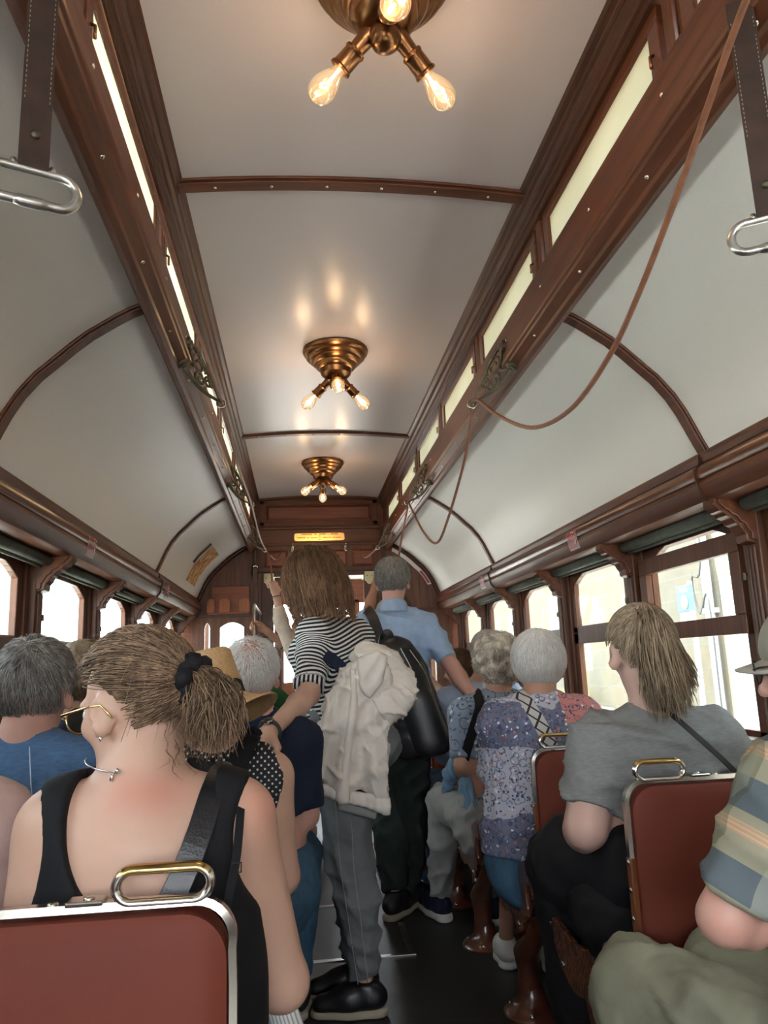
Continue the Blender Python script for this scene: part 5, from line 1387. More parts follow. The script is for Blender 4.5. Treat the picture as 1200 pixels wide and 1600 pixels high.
def glasses(P, m_frame, m_lens=None, r=.024, label=None):
    H = P.H; k = H.k; g = MB()
    for q in (-1, 1):
        ring = [H.at(q * .034 + math.cos(t) * r, .112 - .004 * abs(math.cos(t)), .002 + math.sin(t) * r * .88) for t in [i / 20 * 2 * PI for i in range(20)]]
        g.tube([tuple(v) for v in ring], .0017, 6, closed=True)
        g.tube([tuple(H.at(q * (.034 + r), .110, .008)), tuple(H.at(q * .078, .095, .010)), tuple(H.at(q * .084, .02, .008)), tuple(H.at(q * .083, -.012, .004)), tuple(H.at(q * .080, -.03, -.02))], .0018, 6)
    g.tube([tuple(H.at(-.011, .113, .006)), tuple(H.at(0, .116, .010)), tuple(H.at(.011, .113, .006))], .0017, 6)
    o = g.build('glasses', m_frame, P.root, smooth=True, label=label)
    if m_lens:
        for q in (-1, 1):
            ring = [tuple(H.at(q * .034 + math.cos(t) * r, .1105, .002 + math.sin(t) * r * .88)) for t in [i / 20 * 2 * PI for i in range(20)]]
            MB().add(ring, [tuple(range(20))]).build('lens', m_lens, o)
    return o
def sit(chest, head, pel=None, f=(0, 1, 0), shw=.16, kn=None, an=None, el=None, wr=None, neck=None, knee_y=.40, knee_z=.52, spread=.10, shz=-.02):
    """joints of a seated figure from a few placed ones"""
    f = nrm(f); s_ = nrm(np.cross(f, (0, 0, 1))); c = V3(*chest); p = V3(*(pel or (c[0], c[1] + .02, .53)))
    J = dict(chest=c, head=head, pel=p, neck=neck or tuple(c + V3(0, .005, .065) + (V3(*head) - c) * .12))
    for q, sg in (('L', -1), ('R', 1)):
        J['sh' + q] = c + s_ * sg * shw + V3(0, 0, shz)
        J['el' + q] = (el or {}).get(q, J['sh' + q] + s_ * sg * .04 + f * .04 + V3(0, 0, -.25))
        J['wr' + q] = (wr or {}).get(q, V3(*J['el' + q]) + f * .23 - s_ * sg * .06 + V3(0, 0, -.03))
        J['hi' + q] = p + s_ * sg * .085 + V3(0, 0, -.01)
        J['kn' + q] = (kn or {}).get(q, p + f * knee_y + s_ * sg * spread + V3(0, 0, knee_z - p[2]))
        J['an' + q] = (an or {}).get(q, V3(*J['kn' + q]) * V3(1, 1, 0) + f * .02 + V3(0, 0, .09))
    return J
def hand_at(J, q, d, pn, side, off=0., **kw): return dict(wrist=J['wr' + q], d=d, pn=pn, side=side, **kw)
def lap_hands(J, f=(0, 1, 0), k=.95):
    out = []
    for q, sg in (('L', 1), ('R', -1)):
        d = nrm(V3(*J['wr' + q]) - V3(*J['el' + q])); out.append(dict(wrist=J['wr' + q], d=d, pn=(0, 0, -1), side=(sg, 0, 0), curl=.45, k=k))
    return out
def tube_strap(name, pts, w, th, m, parent, up=None, n=40, label=None):
    p = bez(pts, n); mb = MB(); V = []; F = []
    for i, q in enumerate(p):
        t = (p[min(i + 1, len(p) - 1)] - p[max(i - 1, 0)]).normalized()
        nr = Vector(up(q) if callable(up) else (up or (0, -1, 0))); nr = (nr - t * nr.dot(t)).normalized(); sd = t.cross(nr)
        for a, b in ((-1, -1), (1, -1), (1, 1), (-1, 1)): V.append(q + sd * a * w / 2 + nr * b * th / 2)
    for i in range(len(p) - 1):
        for k in range(4): F.append((i * 4 + k, i * 4 + (k + 1) % 4, i * 4 + 4 + (k + 1) % 4, i * 4 + 4 + k))
    F += [(3, 2, 1, 0), tuple(len(p) * 4 - 4 + k for k in range(4))]
    return mb.add(V, F).build(name, m, parent, bevel=.001, label=label)

# ================================================================== woman in the black top, left foreground
rng = np.random.default_rng(11)
J = sit((-.224, 1.205, .985), (-.250, 1.235, 1.132), (-.23, 1.23, .52), shw=.128, knee_y=.37,
        el={'R': (-.034, 1.31, .700), 'L': (-.392, 1.19, .72)}, wr={'R': (-.21, 1.45, .665), 'L': (-.33, 1.42, .66)}, neck=(-.243, 1.205, 1.045))
P = Fig('woman in a black tank top with a messy brown ponytail, seen from behind, bottom left', (-.24, 1.23, 0), J, (-.12, 1, 0), (-.78, .60, -.22), (-.10, .05, 1), bulk=1.06, hk=.90)
P.body(SK1, .0065, hands=lap_hands(J), flush=lambda V: .55 * np.exp(-(((V - V3(-.215, 1.14, 1.015)) / V3(.065, .06, .028)) ** 2).sum(1)) + .45 * np.exp(-(((V - V3(-.045, 1.17, .985)) / .045) ** 2).sum(1)) + .35 * np.exp(-(((V - V3(-.02, 1.15, .87)) / V3(.04, .05, .09)) ** 2).sum(1)))
def scoop(S):                                  # low scooped back and cut-away shoulders
    def back(p):
        q = np.sqrt(((p[..., 0] + .222) / .099) ** 2 + ((p[..., 2] - 1.005) / .142) ** 2) - 1
        return np.where(p[..., 1] < 1.235, -q * .10, -.1)
    S.fn(back, 'i', .004)
    for cx in (.062, -.506):
        S.fn((lambda cx: lambda p: .158 - np.sqrt((p[..., 0] - cx) ** 2 + (p[..., 2] - .945) ** 2))(cx), 'i', .004)
P.shirt(C_black, .0, .55, neck=-.02, o=.004, h=.006, amp=0, name='tank_top', arms='', extra=scoop, cut=False)
P.trousers(C_black, o=.008)
for q in 'LR': P.shoe(q, (0, 1), M_rub, M_rub)
H = P.H; tie = H.at(.012, -.118, .012)
S = H.cap_sdf(.009)
mess = hairline_ok(.42, -.72, .30, .14)
build_hair(P, HR1, [tie_strands(H, 2600, tie, rng, mess, .011, .0011, 9, .007), short_strands(H, 110, .05, rng, .014, .010, ok=lambda d: mess(d) & ((d[:, 2] > .3) | (d[:, 1] < -.4)), r=.0006, m=7),
    tail_strands(1500, tie, tie + V3(.046, -.022, -.006), tie + V3(.034, -.016, -.066), rng, .018, .036, .036, 12, .0011, .005, .004),
    tail_strands(45, H.at(.0, -.07, -.06), H.at(.0, -.085, -.08), H.at(-.005, -.080, -.098), rng, .04, .04, .04, 9, .0005, .006)], S, .007)
sc = MB(); rs = np.random.default_rng(2)
ax = nrm(tie - H.ec); A_, B_ = frame_from(Vector(ax)); pts = []
for i in range(46):
    t = i / 46 * 2 * PI; rr = .026 + .005 * math.sin(t * 9) + .003 * math.sin(t * 5 + 1)
    pts.append(Vector(tie) + Vector(ax) * (.012 + .006 * math.sin(t * 7)) + A_ * math.cos(t) * rr + B_ * math.sin(t) * rr)
sc.tube(pts, [.0115 + .003 * math.sin(i * 1.7) for i in range(46)], 8, closed=True).build('scrunchie', C_black, P.root, smooth=True)
glasses(P, M_gold, M_lens, .026, 'gold rimmed sunglasses')
MB().lathe([(.001, -.004), (.0035, 0), (.001, .004)], 8, Matrix.Translation(Vector(H.at(-.083, -.002, -.047)))).build('earring', M_silver, P.root, smooth=True)
nk = MB(); pts = []
for i in range(30):
    t = PI * (i / 29); a = -.02 + t * 1.0
    pts.append((-.243 + .073 * math.cos(PI + t) * 1.0, 1.212 - .066 * math.sin(t), 1.056 - .012 * math.sin(t) + .004 * math.cos(t)))
nk.tube(pts, .0012, 5)
nk.tube([(-.262, 1.145, 1.045), (-.264, 1.143, 1.034)], .0022, 5); nk.lathe([(.001, -.004), (.004, 0), (.001, .004)], 8, Matrix.Translation((-.256, 1.144, 1.047)))
nk.build('necklace', M_silver, P.root, smooth=True)
tube_strap('bag_strap', [(-.105, 1.26, 1.018), (-.118, 1.205, 1.030), (-.126, 1.150, 1.010), (-.140, 1.110, .960), (-.165, 1.090, .900), (-.200, 1.082, .840), (-.235, 1.085, .78)], .034, .004, M_blk, P.root, lambda q: (0.1, -1, .35))
tube_strap('bra_strap', [(-.088, 1.215, 1.008), (-.086, 1.150, .985), (-.089, 1.112, .93), (-.100, 1.098, .87), (-.105, 1.098, .80)], .012, .003, C_black, P.root, lambda q: (.3, -1, .1))
MB().tube([(-.094, 1.107, .925), (-.082, 1.107, .925), (-.082, 1.107, .913), (-.094, 1.107, .913)], .0012, 5, closed=True).build('strap_slider', M_rub, P.root)
S = Sdf(); S.cap((-.040, 1.40, .655), (-.035, 1.38, .565), .022, .038, .02); S.cap((-.035, 1.38, .575), (-.05, 1.38, .50), .036, .012, .02); S.cap((-.06, 1.42, .655), (-.03, 1.39, .60), .03, .02, .02)
o = flesh('folded_cloth', S, .006, None, None, 1, wrinkles(.004, .5, 8), {'q': lambda V: V[:, 0] + .4 * V[:, 2]})
o.data.materials.append(striped('fine_striped_cotton', (.62, .63, .62), (.30, .32, .33), .006, .4)); tag(o, 'crumpled white striped cloth beside the elbow of the woman in black', 'cloth')

# ================================================================== passenger cut by the left edge
J = sit((-.645, 1.28, .985), (-.66, 1.30, 1.16), shw=.165, knee_y=.33, el={'R': (-.462, 1.25, .72)})
P = Fig('person in a blush satin blouse, only the sleeve showing at the left edge', (-.66, 1.24, 0), J, hk=.97)
P.body(SK4, .011, hands=lap_hands(J)); P.shirt(C_pink, .80, .55, o=.012, amp=.006, seed=4); P.trousers(C_navy)
for q in 'LR': P.shoe(q, (0, 1), M_rub, M_rub)
build_hair(P, HRbr, [short_strands(P.H, 500, .09, rng)], P.H.cap_sdf(.012))

# ================================================================== grey-haired man in blue, left
J = sit((-.625, 1.86, .985), (-.612, 1.875, 1.150), shw=.160, knee_y=.36, spread=.09)
P = Fig('grey-haired man in a dusty blue T-shirt sitting at the left windows', (-.62, 1.86, 0), J, hk=1.0)
P.body(SK3, .009, hands=lap_hands(J)); P.shirt(C_dkblue, .42, .55, o=.010, amp=.004, seed=6, neck=.012)
sm = MB()
for x0, x1 in ((-.665, -.685), (-.575, -.545)): sm.tube([(x0, 1.752, 1.035), ((x0 + x1) / 2, 1.728, .96), (x1, 1.722, .88), (x1, 1.724, .80)], .0013, 5)
sm.build('raised_seams', C_paleblue, P.root)
P.trousers(C_jeans)
for q in 'LR': P.shoe(q, (0, 1), M_rub, M_solew)
build_hair(P, HRg, [short_strands(P.H, 2200, .045, rng, .005, .008, r=.0011)], P.H.cap_sdf(.007), .007)

# ================================================================== fair-haired woman behind him
J = sit((-.67, 2.50, .985), (-.668, 2.50, 1.165), shw=.145, knee_y=.35)
P = Fig('fair-haired woman with an earring sitting behind the grey-haired man by the left windows', (-.67, 2.50, 0), J, (.1, 1, 0), (.25, 1, 0), hk=.95)
P.body(SK1, .011, hands=lap_hands(J)); P.shirt(C_navy, .42, .55, seed=7); P.trousers(C_jeans)
for q in 'LR': P.shoe(q, (0, 1), M_rub, M_solew)
build_hair(P, HRb, [short_strands(P.H, 1400, .12, rng, .006, .014, r=.0012)], P.H.cap_sdf(.014))
MB().lathe([(.001, -.006), (.005, 0), (.001, .006)], 10, Matrix.Translation(Vector(P.H.at(-.082, -.004, -.052)))).build('earring', M_silver, P.root, smooth=True)

# ================================================================== woman in the polka-dot top and straw hat
J = sit((-.205, 1.875, .955), (-.205, 1.895, 1.105), shw=.135, knee_y=.34, el={'R': (-.045, 1.88, .71)}, neck=(-.205, 1.88, 1.015))
P = Fig('woman in a polka-dot sleeveless top wearing a straw hat, left of the aisle', (-.205, 1.875, 0), J, (.05, 1, 0), (.2, 1, -.1), hk=.95)
P.body(SK1, .009, hands=lap_hands(J))
def armholes(S):
    for q in 'LR':
        s_ = P.J['sh' + q]; sx = -1 if q == 'L' else 1; S.cap(s_ + V3(sx * .05, 0, .08), s_ + V3(sx * .055, 0, -.08), .055, .05, .006, op='s')
P.shirt(dotted('polka_dot_navy', (.008, .009, .014), (.62, .62, .60), .0165, .20), 0, .53, neck=.0, o=.008, h=.009, amp=.003, seed=9, arms='', extra=armholes, cut=False)
P.trousers(C_navy)
for q in 'LR': P.shoe(q, (0, 1), M_rub, M_solew)
build_hair(P, HRbr, [short_strands(P.H, 500, .05, rng, .002, .003, ok=lambda d: (d[:, 1] < .0) & (d[:, 2] < -.15) & (d[:, 2] > -.75))])
tube_strap('bag_strap', [(-.11, 1.93, 1.01), (-.115, 1.875, 1.028), (-.128, 1.80, 1.00), (-.15, 1.765, .95), (-.19, 1.75, .86), (-.23, 1.75, .78)], .045, .004, C_black, P.root, lambda q: (0, -1, .35))
def straw_mat():
    m, nt, p, out = _nt('woven_straw'); n = noise(nt, 130, 3, (1, 1, 3)); r = ramp(nt, [(.3, (.42, .26, .12)), (.7, (.60, .41, .21))])
    nt.links.new(n.outputs['Fac'], r.inputs[0]); nt.links.new(r.outputs[0], p.inputs['Base Color']); p.inputs['Roughness'].default_value = .75; add_bump(nt, p, n.outputs['Fac'], .25, .002); return m
hat = thing('straw_hat', 'natural straw hat with a dark band, worn by the polka-dot woman', 'hat', tuple(P.H.at(0, -.02, .05)))
hc = V3(-.212, 1.875, 1.135); u = nrm((-.18, .12, 1)); fw = nrm(np.cross(u, nrm((1, -.25, 0)))); sd = nrm(np.cross(fw, u)); Mh = np.stack([sd, fw, u], 1)
hp = lambda x, y, z: hc + x * sd + y * fw + z * u
S = Sdf(); S.cap(hp(0, 0, -.02), hp(0, .0, .075), .086, .070, .01, (sd, 1.10)); S.plane(hp(0, 0, .092), u, .012); S.plane(hp(0, 0, -.035), -u, .003)
S.ell(hp(0, -.004, .106), (.040, .062, .030), .014, Mh, 's')
S.cap(hp(0, 0, -.06), hp(0, 0, .070), .078, .058, .004, (sd, 1.10), 's')
SM = straw_mat(); flesh('crown', S, .0055, SM, hat, 2)
b = MB(); prof = [(.080, -.022), (.10, -.030), (.13, -.036), (.16, -.034), (.163, -.032), (.16, -.030), (.13, -.032), (.10, -.026), (.080, -.018)]
V = []; F = []; n = 44
for i, (r_, z_) in enumerate(prof):
    for k in range(n):
        t = 2 * PI * k / n; dz = -.030 * (r_ - .08) / .08 * (1 + .0 * math.cos(t)) + .020 * math.cos(2 * t) * (r_ - .08) / .08
        V.append(tuple(hp(r_ * .93 * math.cos(t), r_ * 1.06 * math.sin(t), z_ + dz)))
for i in range(len(prof) - 1):
    for k in range(n): F.append((i * n + k, i * n + (k + 1) % n, (i + 1) * n + (k + 1) % n, (i + 1) * n + k))
F2 = [(8 * n + k, 8 * n + (k + 1) % n, (k + 1) % n, k) for k in range(n)]
b.add(V, F + F2).build('brim', SM, hat, smooth=True)
S = Sdf(); S.cap(hp(0, 0, -.02), hp(0, 0, .075), .0885, .0725, .01, (sd, 1.10)); S.plane(hp(0, 0, .012), u); S.plane(hp(0, 0, -.026), -u); S.cap(hp(0, 0, -.05), hp(0, 0, .06), .080, .066, .003, (sd, 1.1), 's')
flesh('hat_band', S, .0055, C_black, hat, 1)

# ================================================================== white-haired man in navy
J = sit((-.135, 2.575, .965), (-.155, 2.585, 1.160), shw=.135, el={'R': (.018, 2.58, .715)}, wr={'R': (-.06, 2.76, .67)}, kn={'R': (-.005, 2.90, .53), 'L': (-.22, 2.90, .52)}, an={'R': (-.025, 2.93, .09), 'L': (-.22, 2.92, .09)})
P = Fig('white-haired man with pink scalp in a navy shirt, left of the aisle', (-.14, 2.575, 0), J, (.05, 1, 0), hk=1.0)
P.body(SK3, .009, hands=lap_hands(J)); P.shirt(C_navy, .46, .53, o=.012, amp=.004, seed=12, neck=.02); P.trousers(C_dkjean, o=.014)
for q in 'LR': P.shoe(q, (.05, 1), M_rub, M_soled)
th = lambda d: hairline_ok(.2, -.8)(d) & ~((np.abs(d[:, 0] - .1) < .30) & (d[:, 1] < -.35) & (d[:, 2] > .52) & (np.random.default_rng(3).random(len(d)) < .45))
build_hair(P, HRw, [short_strands(P.H, 2400, .055, rng, .006, .006, ok=th, r=.0010), short_strands(P.H, 70, .05, rng, .010, .008, ok=lambda d: (d[:, 2] > .8), r=.0008)])

# ================================================================== child in the green cap
J = sit((-.125, 3.20, .80), (-.118, 3.19, .985), (-.125, 3.22, .50), shw=.115, knee_y=.30)
P = Fig('child in a bottle green cap peeping up beyond the white-haired man', (-.12, 3.2, 0), J, (.2, 1, 0), (.35, .9, -.25), bulk=.8, hk=.93)
P.body(SK1, .012, hands=lap_hands(J, k=.8)); P.shirt(C_navy, .42, .53, o=.008, seed=13); P.trousers(C_jeans)
for q in 'LR': P.shoe(q, (0, 1), M_rub, M_solew, .8)
def make_cap(P, label, m, k=1.0, trim=None):
    H = P.H
    S = Sdf(); S.ell(H.at(0, -.006, .032), np.array((.092, .110, .098)) * H.k * k, .01, H.M); S.plane(H.at(0, 0, .018), -H.u)
    r = flesh('cap', S, .007, m, P.root, 2, label=label)
    br = MB(); V = []; F = []; n = 16
    for i in range(4):
        for k_ in range(n + 1):
            t = PI * (.11 + .78 * k_ / n); ro = (.0, .35, .7, 1.)[i]
            V.append(tuple(H.at(math.cos(t) * (.080 - .004 * ro), .062 * math.sin(t) + .03 + ro * .062 * math.sin(t) ** .8, .026 - .012 * ro - .018 * math.cos(t) ** 2)))
    V += [tuple(np.array(v) - H.u * .004) for v in V]; o_ = 4 * (n + 1)
    for i in range(3):
        for k_ in range(n):
            a = i * (n + 1) + k_; F += [(a, a + 1, a + n + 2, a + n + 1), (a + o_ + n + 1, a + o_ + n + 2, a + o_ + 1, a + o_)]
    for k_ in range(n): a = 3 * (n + 1) + k_; F.append((a, a + 1, a + 1 + o_, a + o_))
    br.add(V, F).build('peak', m, r, smooth=True)
    MB().lathe([(.008, -.002), (.008, .002), (.003, .005)], 10, Matrix.Translation(Vector(H.at(0, -.006, .032 + .098 * H.k * k)))).build('button', trim or m, r, smooth=True)
    return r
make_cap(P, 'bottle green cap', C_green)
build_hair(P, HRbr, [short_strands(P.H, 400, .03, rng, .002, .004, ok=lambda d: (d[:, 1] < .1) & (d[:, 2] < -.05) & (d[:, 2] > -.6))])
# ================================================================== standing woman in the striped top
f8 = nrm((-.80, .60, 0))
J = dict(pel=(.165, 2.93, .94), waist=(.160, 2.925, 1.08), chest=(.135, 2.93, 1.28), neck=(.092, 2.945, 1.375), head=(.058, 2.955, 1.498),
         shL=(.055, 2.825, 1.285), elL=(.030, 2.70, 1.085), wrL=(-.100, 2.440, .985), shR=(.225, 3.045, 1.30), elR=(.275, 2.985, 1.07), wrR=(.12, 3.05, 1.03),
         hiL=(.150, 2.865, .92), knL=(.165, 2.865, .50), anL=(.212, 2.875, .085), hiR=(.20, 2.99, .92), knR=(.165, 3.01, .50), anR=(.20, 3.03, .085))
P = Fig('woman with a brown bob in a black and white striped top standing in the aisle', (.19, 2.93, 0), J, f8, (-.62, .75, -.22), (-.22, .1, 1), hk=1.0)
dh = nrm(P.J['wrL'] - P.J['elL'])
P.body(SK1, .007, hands=[dict(wrist=P.J['wrL'], d=nrm((-.48, -.80, -.28)), pn=(.15, .35, -.93), side=(.85, -.5, 0), curl=(.75, .8, .85, .9), k=1.0, thumb=.7),
                         dict(wrist=P.J['wrR'], d=nrm((-.9, .3, -.1)), pn=(0, 0, -1), side=(0, 1, 0), curl=.5)])
spn = nrm(V3(-.07, 0, 1))
armd = nrm(P.J['elL'] - P.J['shL'])
def q8(V):
    a = V @ nrm((-.22, -.04, 1)) + .012 * np.sin(V[:, 0] * 14 + V[:, 1] * 9)
    rel = V - P.J['shL']; t = rel @ armd; d = np.linalg.norm(rel - t[:, None] * armd, axis=1)
    w = np.clip((t - .02) / .05, 0, 1) * np.clip((.10 - d) / .03, 0, 1)
    q = a * (1 - w) + w * (-(t) * .98 + float(P.J['shL'] @ nrm((-.22, -.04, 1))))
    cuff = (t > .185) & (d < .085)
    ang = np.cross(rel, armd) @ nrm(np.cross(armd, (1, 0, 0)))
    return np.where(cuff, ang * 1.0, q)
def bust8(S):
    S.ell(P.J['chest'] + P.f * .085 - V3(0, 0, .10), (.085, .085, .08), .05); S.ell(P.J['waist'] + P.f * .05 - V3(0, 0, .02), (.11, .11, .13), .05)
    e = P.J['elL'] - armd * .03; S.cap(e - armd * .045, e, .064, .060, .008)
    S.cap(P.J['pel'], P.J['pel'] - V3(0, 0, .03), .168, .172, .04, (P.f, 1.3))
P.shirt(striped('black_white_stripes', (.66, .66, .64), (.012, .013, .018), .0152, .52), .46, .905, neck=.012, o=.010, h=.007, amp=.006, seed=21, attr={'q': q8}, extra=bust8, name='striped_top')
S_ = P.trousers(C_greytr, o=.022, upto=.955, amp=.009, h=.009, seed=22, b=1.0)
tv = np.empty(len(S_.data.vertices) * 3, dtype=np.float32); S_.data.vertices.foreach_get('co', tv); tv = tv.reshape(-1, 3) + np.array(root_loc(S_), dtype=np.float32)
for ox in (-.045, .012):                     # seams run down the near leg, pressed onto the cloth
    pk = MB(); pts = []
    for i in range(24):
        t = i / 23; a, b = (P.J['hiL'], P.J['knL']) if t < .5 else (P.J['knL'], P.J['anL']); u_ = t * 2 if t < .5 else t * 2 - 1
        q = a + (b - a) * min(u_, .93) + V3(ox * (1 - .4 * t), -.16, 0); m_ = (np.abs(tv[:, 0] - q[0]) < .012) & (np.abs(tv[:, 2] - q[2]) < .012)
        if m_.any(): pts.append((q[0], tv[m_][:, 1].min() - .0004, q[2]))
    pk.tube(pts, .0016, 5); pk.build('leg_seam', C_stone, P.root)
P.shoe('L', (-1, .12), M_blk, M_soled, 1.0, .026, M_lace); P.shoe('R', (-1, .05), M_blk, M_soled, 1.0, .026, M_lace)
rng = np.random.default_rng(31); H = P.H
S = Sdf(); S.ell(H.ec + H.f * -.004, H.er + .016, .01, H.M); S.ell(H.at(0, -.040, -.045), (.108, .098, .095), .04, H.M)
S.cap(H.at(0, .085, -.01), H.at(0, .14, -.06), .060, .075, .02, op='s'); S.plane(H.at(0, -.03, -.115), nrm(-H.u - H.f * .1), .02)
def bob_strands(H, n, rng, drop=.15, off=.022, out=.03, r=.0013, m=11, part=.10):
    D = H.dirs(n, rng, lambda d: (d[:, 2] > .1) & ((d[:, 1] < .45) | (d[:, 2] > .62)))
    P_ = []; cur = None; ph = rng.random((n, 1)) * 6.28; ext = .6 + .6 * rng.random(n)
    for i in range(m):
        t = i / (m - 1)
        if i == 0: d = D.copy(); p = H.on(d, np.full(n, off) + .004 * rng.random(n))
        else:
            low = d[:, 2] < -.05
            tgt = np.stack([d[:, 0] + np.sign(d[:, 0]) * .02, d[:, 1] - .05, d[:, 2] * 0 - 1], 1); st = (.030 * ext)[:, None]
            d2 = d + (tgt - d) * .16 * ext[:, None]; d2 /= np.linalg.norm(d2, axis=1)[:, None]
            pe = H.on(d2, np.full(n, off) + .010 * rng.random(n) + .006 * t)
            rad = (p - H.ec); hor = rad - (rad @ H.u)[:, None] * H.u; hor /= np.linalg.norm(hor, axis=1)[:, None] + 1e-6
            ph_ = p - H.u * (.021 * ext)[:, None] + hor * (out * .10 * (1 - 1.6 * t)) + .002 * np.concatenate([np.sin(ph + i), np.cos(ph * 2 + i), 0 * ph], 1)
            p = np.where(low[:, None], ph_, pe); d = np.where(low[:, None], d, d2)
        P_.append(p)
    return tubes(np.stack(P_, 1), np.tile(r * np.linspace(1, .45, m), (n, 1)))
build_hair(P, HR2, [bob_strands(H, 3600, rng, off=.018, out=.05, r=.0012), bob_strands(H, 700, rng, off=.027, out=.14, r=.0009)], S, .007, .003)
wv = H  # wrist watch on the left forearm
w0 = P.J['wrL'] - dh * .015; A_, B_ = frame_from(Vector(dh)); wt = MB()
wt.tube([Vector(w0) + (A_ * math.cos(t) + B_ * math.sin(t)) * .0315 for t in [i / 24 * 2 * PI for i in range(24)]], .010, 8, closed=True, flat=.25, up=tuple(dh))
wo = wt.build('watch_strap', cloth('watch_strap_green', (.035, .045, .040), .6), P.root, smooth=True)
cdir = nrm((-.42, -.72, .55)); cdir = nrm(cdir - dh * float(cdir @ dh)); A2, B2 = frame_from(Vector(cdir)); M = Matrix((A2, B2, Vector(cdir))).transposed().to_4x4(); M.translation = Vector(w0 + cdir * .031)
MB().lathe([(.019, -.004), (.0205, .002), (.019, .006), (.016, .0065)], 24, M).build('watch_case', M_chrome, wo, auto=.6)
MB().lathe([(.0165, .0055), (.0165, .0072)], 24, M).build('watch_dial', M_lens, wo)
tube_strap('bag_strap', [(.075, 2.78, 1.232), (.105, 2.742, 1.212), (.140, 2.722, 1.180), (.172, 2.712, 1.140), (.20, 2.73, 1.09), (.21, 2.75, 1.05)], .045, .005, C_navy, P.root, lambda q: (.3, -1, .3))
# the coat over her arm
coat = thing('quilted_coat', 'off-white quilted coat hung over the arm of the woman in stripes', 'coat', (.20, 2.76, .72))
ux, uy, uz = V3(1, 0, 0), nrm((.12, 1, .06)), V3(0, 0, 1); oc = V3(0, 2.75, 0)
def slab(poly, yc, th, rnd, R=.32, k=.015, S=None):
    S = S or Sdf(); P_ = np.array(poly); c = oc + ux * P_[:, 0].mean() + uz * P_[:, 1].mean() + uy * yc
    S.ops.append(('u', poly2d(poly, oc, ux, uz, uy, yc, th, rnd), c, R, k)); return S
def coat_bend(V):                              # folds run down the cloth, fanning from where it hangs
    a = np.arctan2(V[:, 0] - .24, 1.45 - V[:, 2])
    return .017 * np.sin(a * 34 + 1.2 * np.sin(V[:, 2] * 9)) * np.clip((1.16 - V[:, 2]) * 3, .2, 1)
def coatw(V):
    w = wrinkles(.008, .5, 41, (.5, 0, .6))(V); qv = .0065 * np.abs(np.sin((V[:, 0] * .98 - V[:, 2] * .17) * 92)) ** .55 * (np.sin(V[:, 2] * 31 + V[:, 0] * 12) * .25 + 1)
    left = 1 / (1 + np.exp((V[:, 0] - .172 - (V[:, 2] - .9) * .12) * 150))
    return w + qv * left + coat_bend(V)
main = [(.175, 1.19), (.245, 1.215), (.30, 1.19), (.318, 1.10), (.307, .98), (.312, .85), (.298, .735), (.165, .758), (.012, .80), (.045, .93), (.085, 1.05), (.125, 1.13)]
flesh('coat_body', slab(main, 0, .036, .022), .0055, C_coat, coat, 1, coatw)
hem = [(.006, .812), (.298, .742), (.292, .682), (.160, .722), (.004, .772)]
flesh('coat_hem', slab(hem, -.004, .030, .018, .2), .0055, C_coat, coat, 1, lambda V: wrinkles(.0012, .4, 43)(V) + coat_bend(V) * .25 + .0012 * np.sin(V[:, 0] * 260))
plk = [(.168, 1.17), (.192, 1.17), (.190, 1.0), (.150, .74), (.128, .745), (.165, 1.0)]
flesh('zip_placket', slab(plk, -.030, .016, .010, .28), .005, C_coat, coat, 1, coat_bend)
flesh('lining_edge', slab([(.13, .735), (.255, .690), (.25, .662), (.12, .70)], .028, .012, .008, .15), .0055, C_stone, coat, 1)
S = Sdf()
pth = bez([(.225, 2.735, 1.205), (.292, 2.715, 1.180), (.345, 2.695, 1.110), (.338, 2.68, 1.060), (.295, 2.668, 1.040), (.262, 2.66, 1.030)], 15)
for a, b in zip(pth[:-1], pth[1:]): S.cap(tuple(a), tuple(b), .050, .050, .03, (nrm((.1, 1, .2)), 1.15))
e0, e1 = np.array(pth[-1]), nrm(np.array(pth[-1]) - np.array(pth[-3]))
S.plane(e0 + e1 * .012, e1, .004); S.cap(e0 - e1 * .05, e0 + e1 * .1, .030, .040, .006, op='s')
flesh('coat_sleeve', S, .0055, C_coat, coat, 1, lambda V: wrinkles(.011, .55, 42, (.6, 0, .5))(V))
flesh('collar', slab([(.19, 1.20), (.262, 1.228), (.30, 1.205), (.285, 1.12), (.235, 1.06), (.20, 1.10)], -.038, .022, .016, .15), .0055, C_coat, coat, 1, wrinkles(.004, .5, 44))
MB().lathe([(.006, 0), (.006, .002), (.002, .004)], 10, Matrix.Translation((.278, 2.695, .722)) @ Matrix.Rotation(PI / 2, 4, 'X')).build('snap_button', M_silver, coat)

# ================================================================== man in the light blue polo shirt
J = dict(pel=(.485, 3.87, .96), waist=(.480, 3.86, 1.12), chest=(.480, 3.84, 1.375), neck=(.482, 3.85, 1.465), head=(.487, 3.875, 1.598),
         shL=(.330, 3.86, 1.375), elL=(.270, 3.99, 1.12), wrL=(.33, 4.20, 1.06), shR=(.640, 3.83, 1.355), elR=(.752, 3.735, 1.145), wrR=(.832, 3.665, .990),
         hiL=(.415, 3.87, .93), knL=(.43, 3.91, .50), anL=(.432, 3.86, .085), hiR=(.555, 3.87, .93), knR=(.55, 3.95, .50), anR=(.52, 3.98, .085))
P = Fig('grey-haired man in a light blue polo shirt standing in the aisle with a black backpack', (.48, 3.88, 0), J, (.12, 1, 0), (.30, 1, -.03), hk=1.0, bulk=1.04)
P.body(SK3, .0075, hands=[dict(wrist=J['wrR'], d=nrm((.10, -.22, -1)), pn=nrm((.1, .9, -.2)), side=(-1, 0, 0), curl=(1.0, 1.05, 1.1, 1.15), k=1.02), dict(wrist=J['wrL'], d=(.1, 1, .1), pn=(0, 0, 1), side=(-1, 0, 0), curl=.6)])
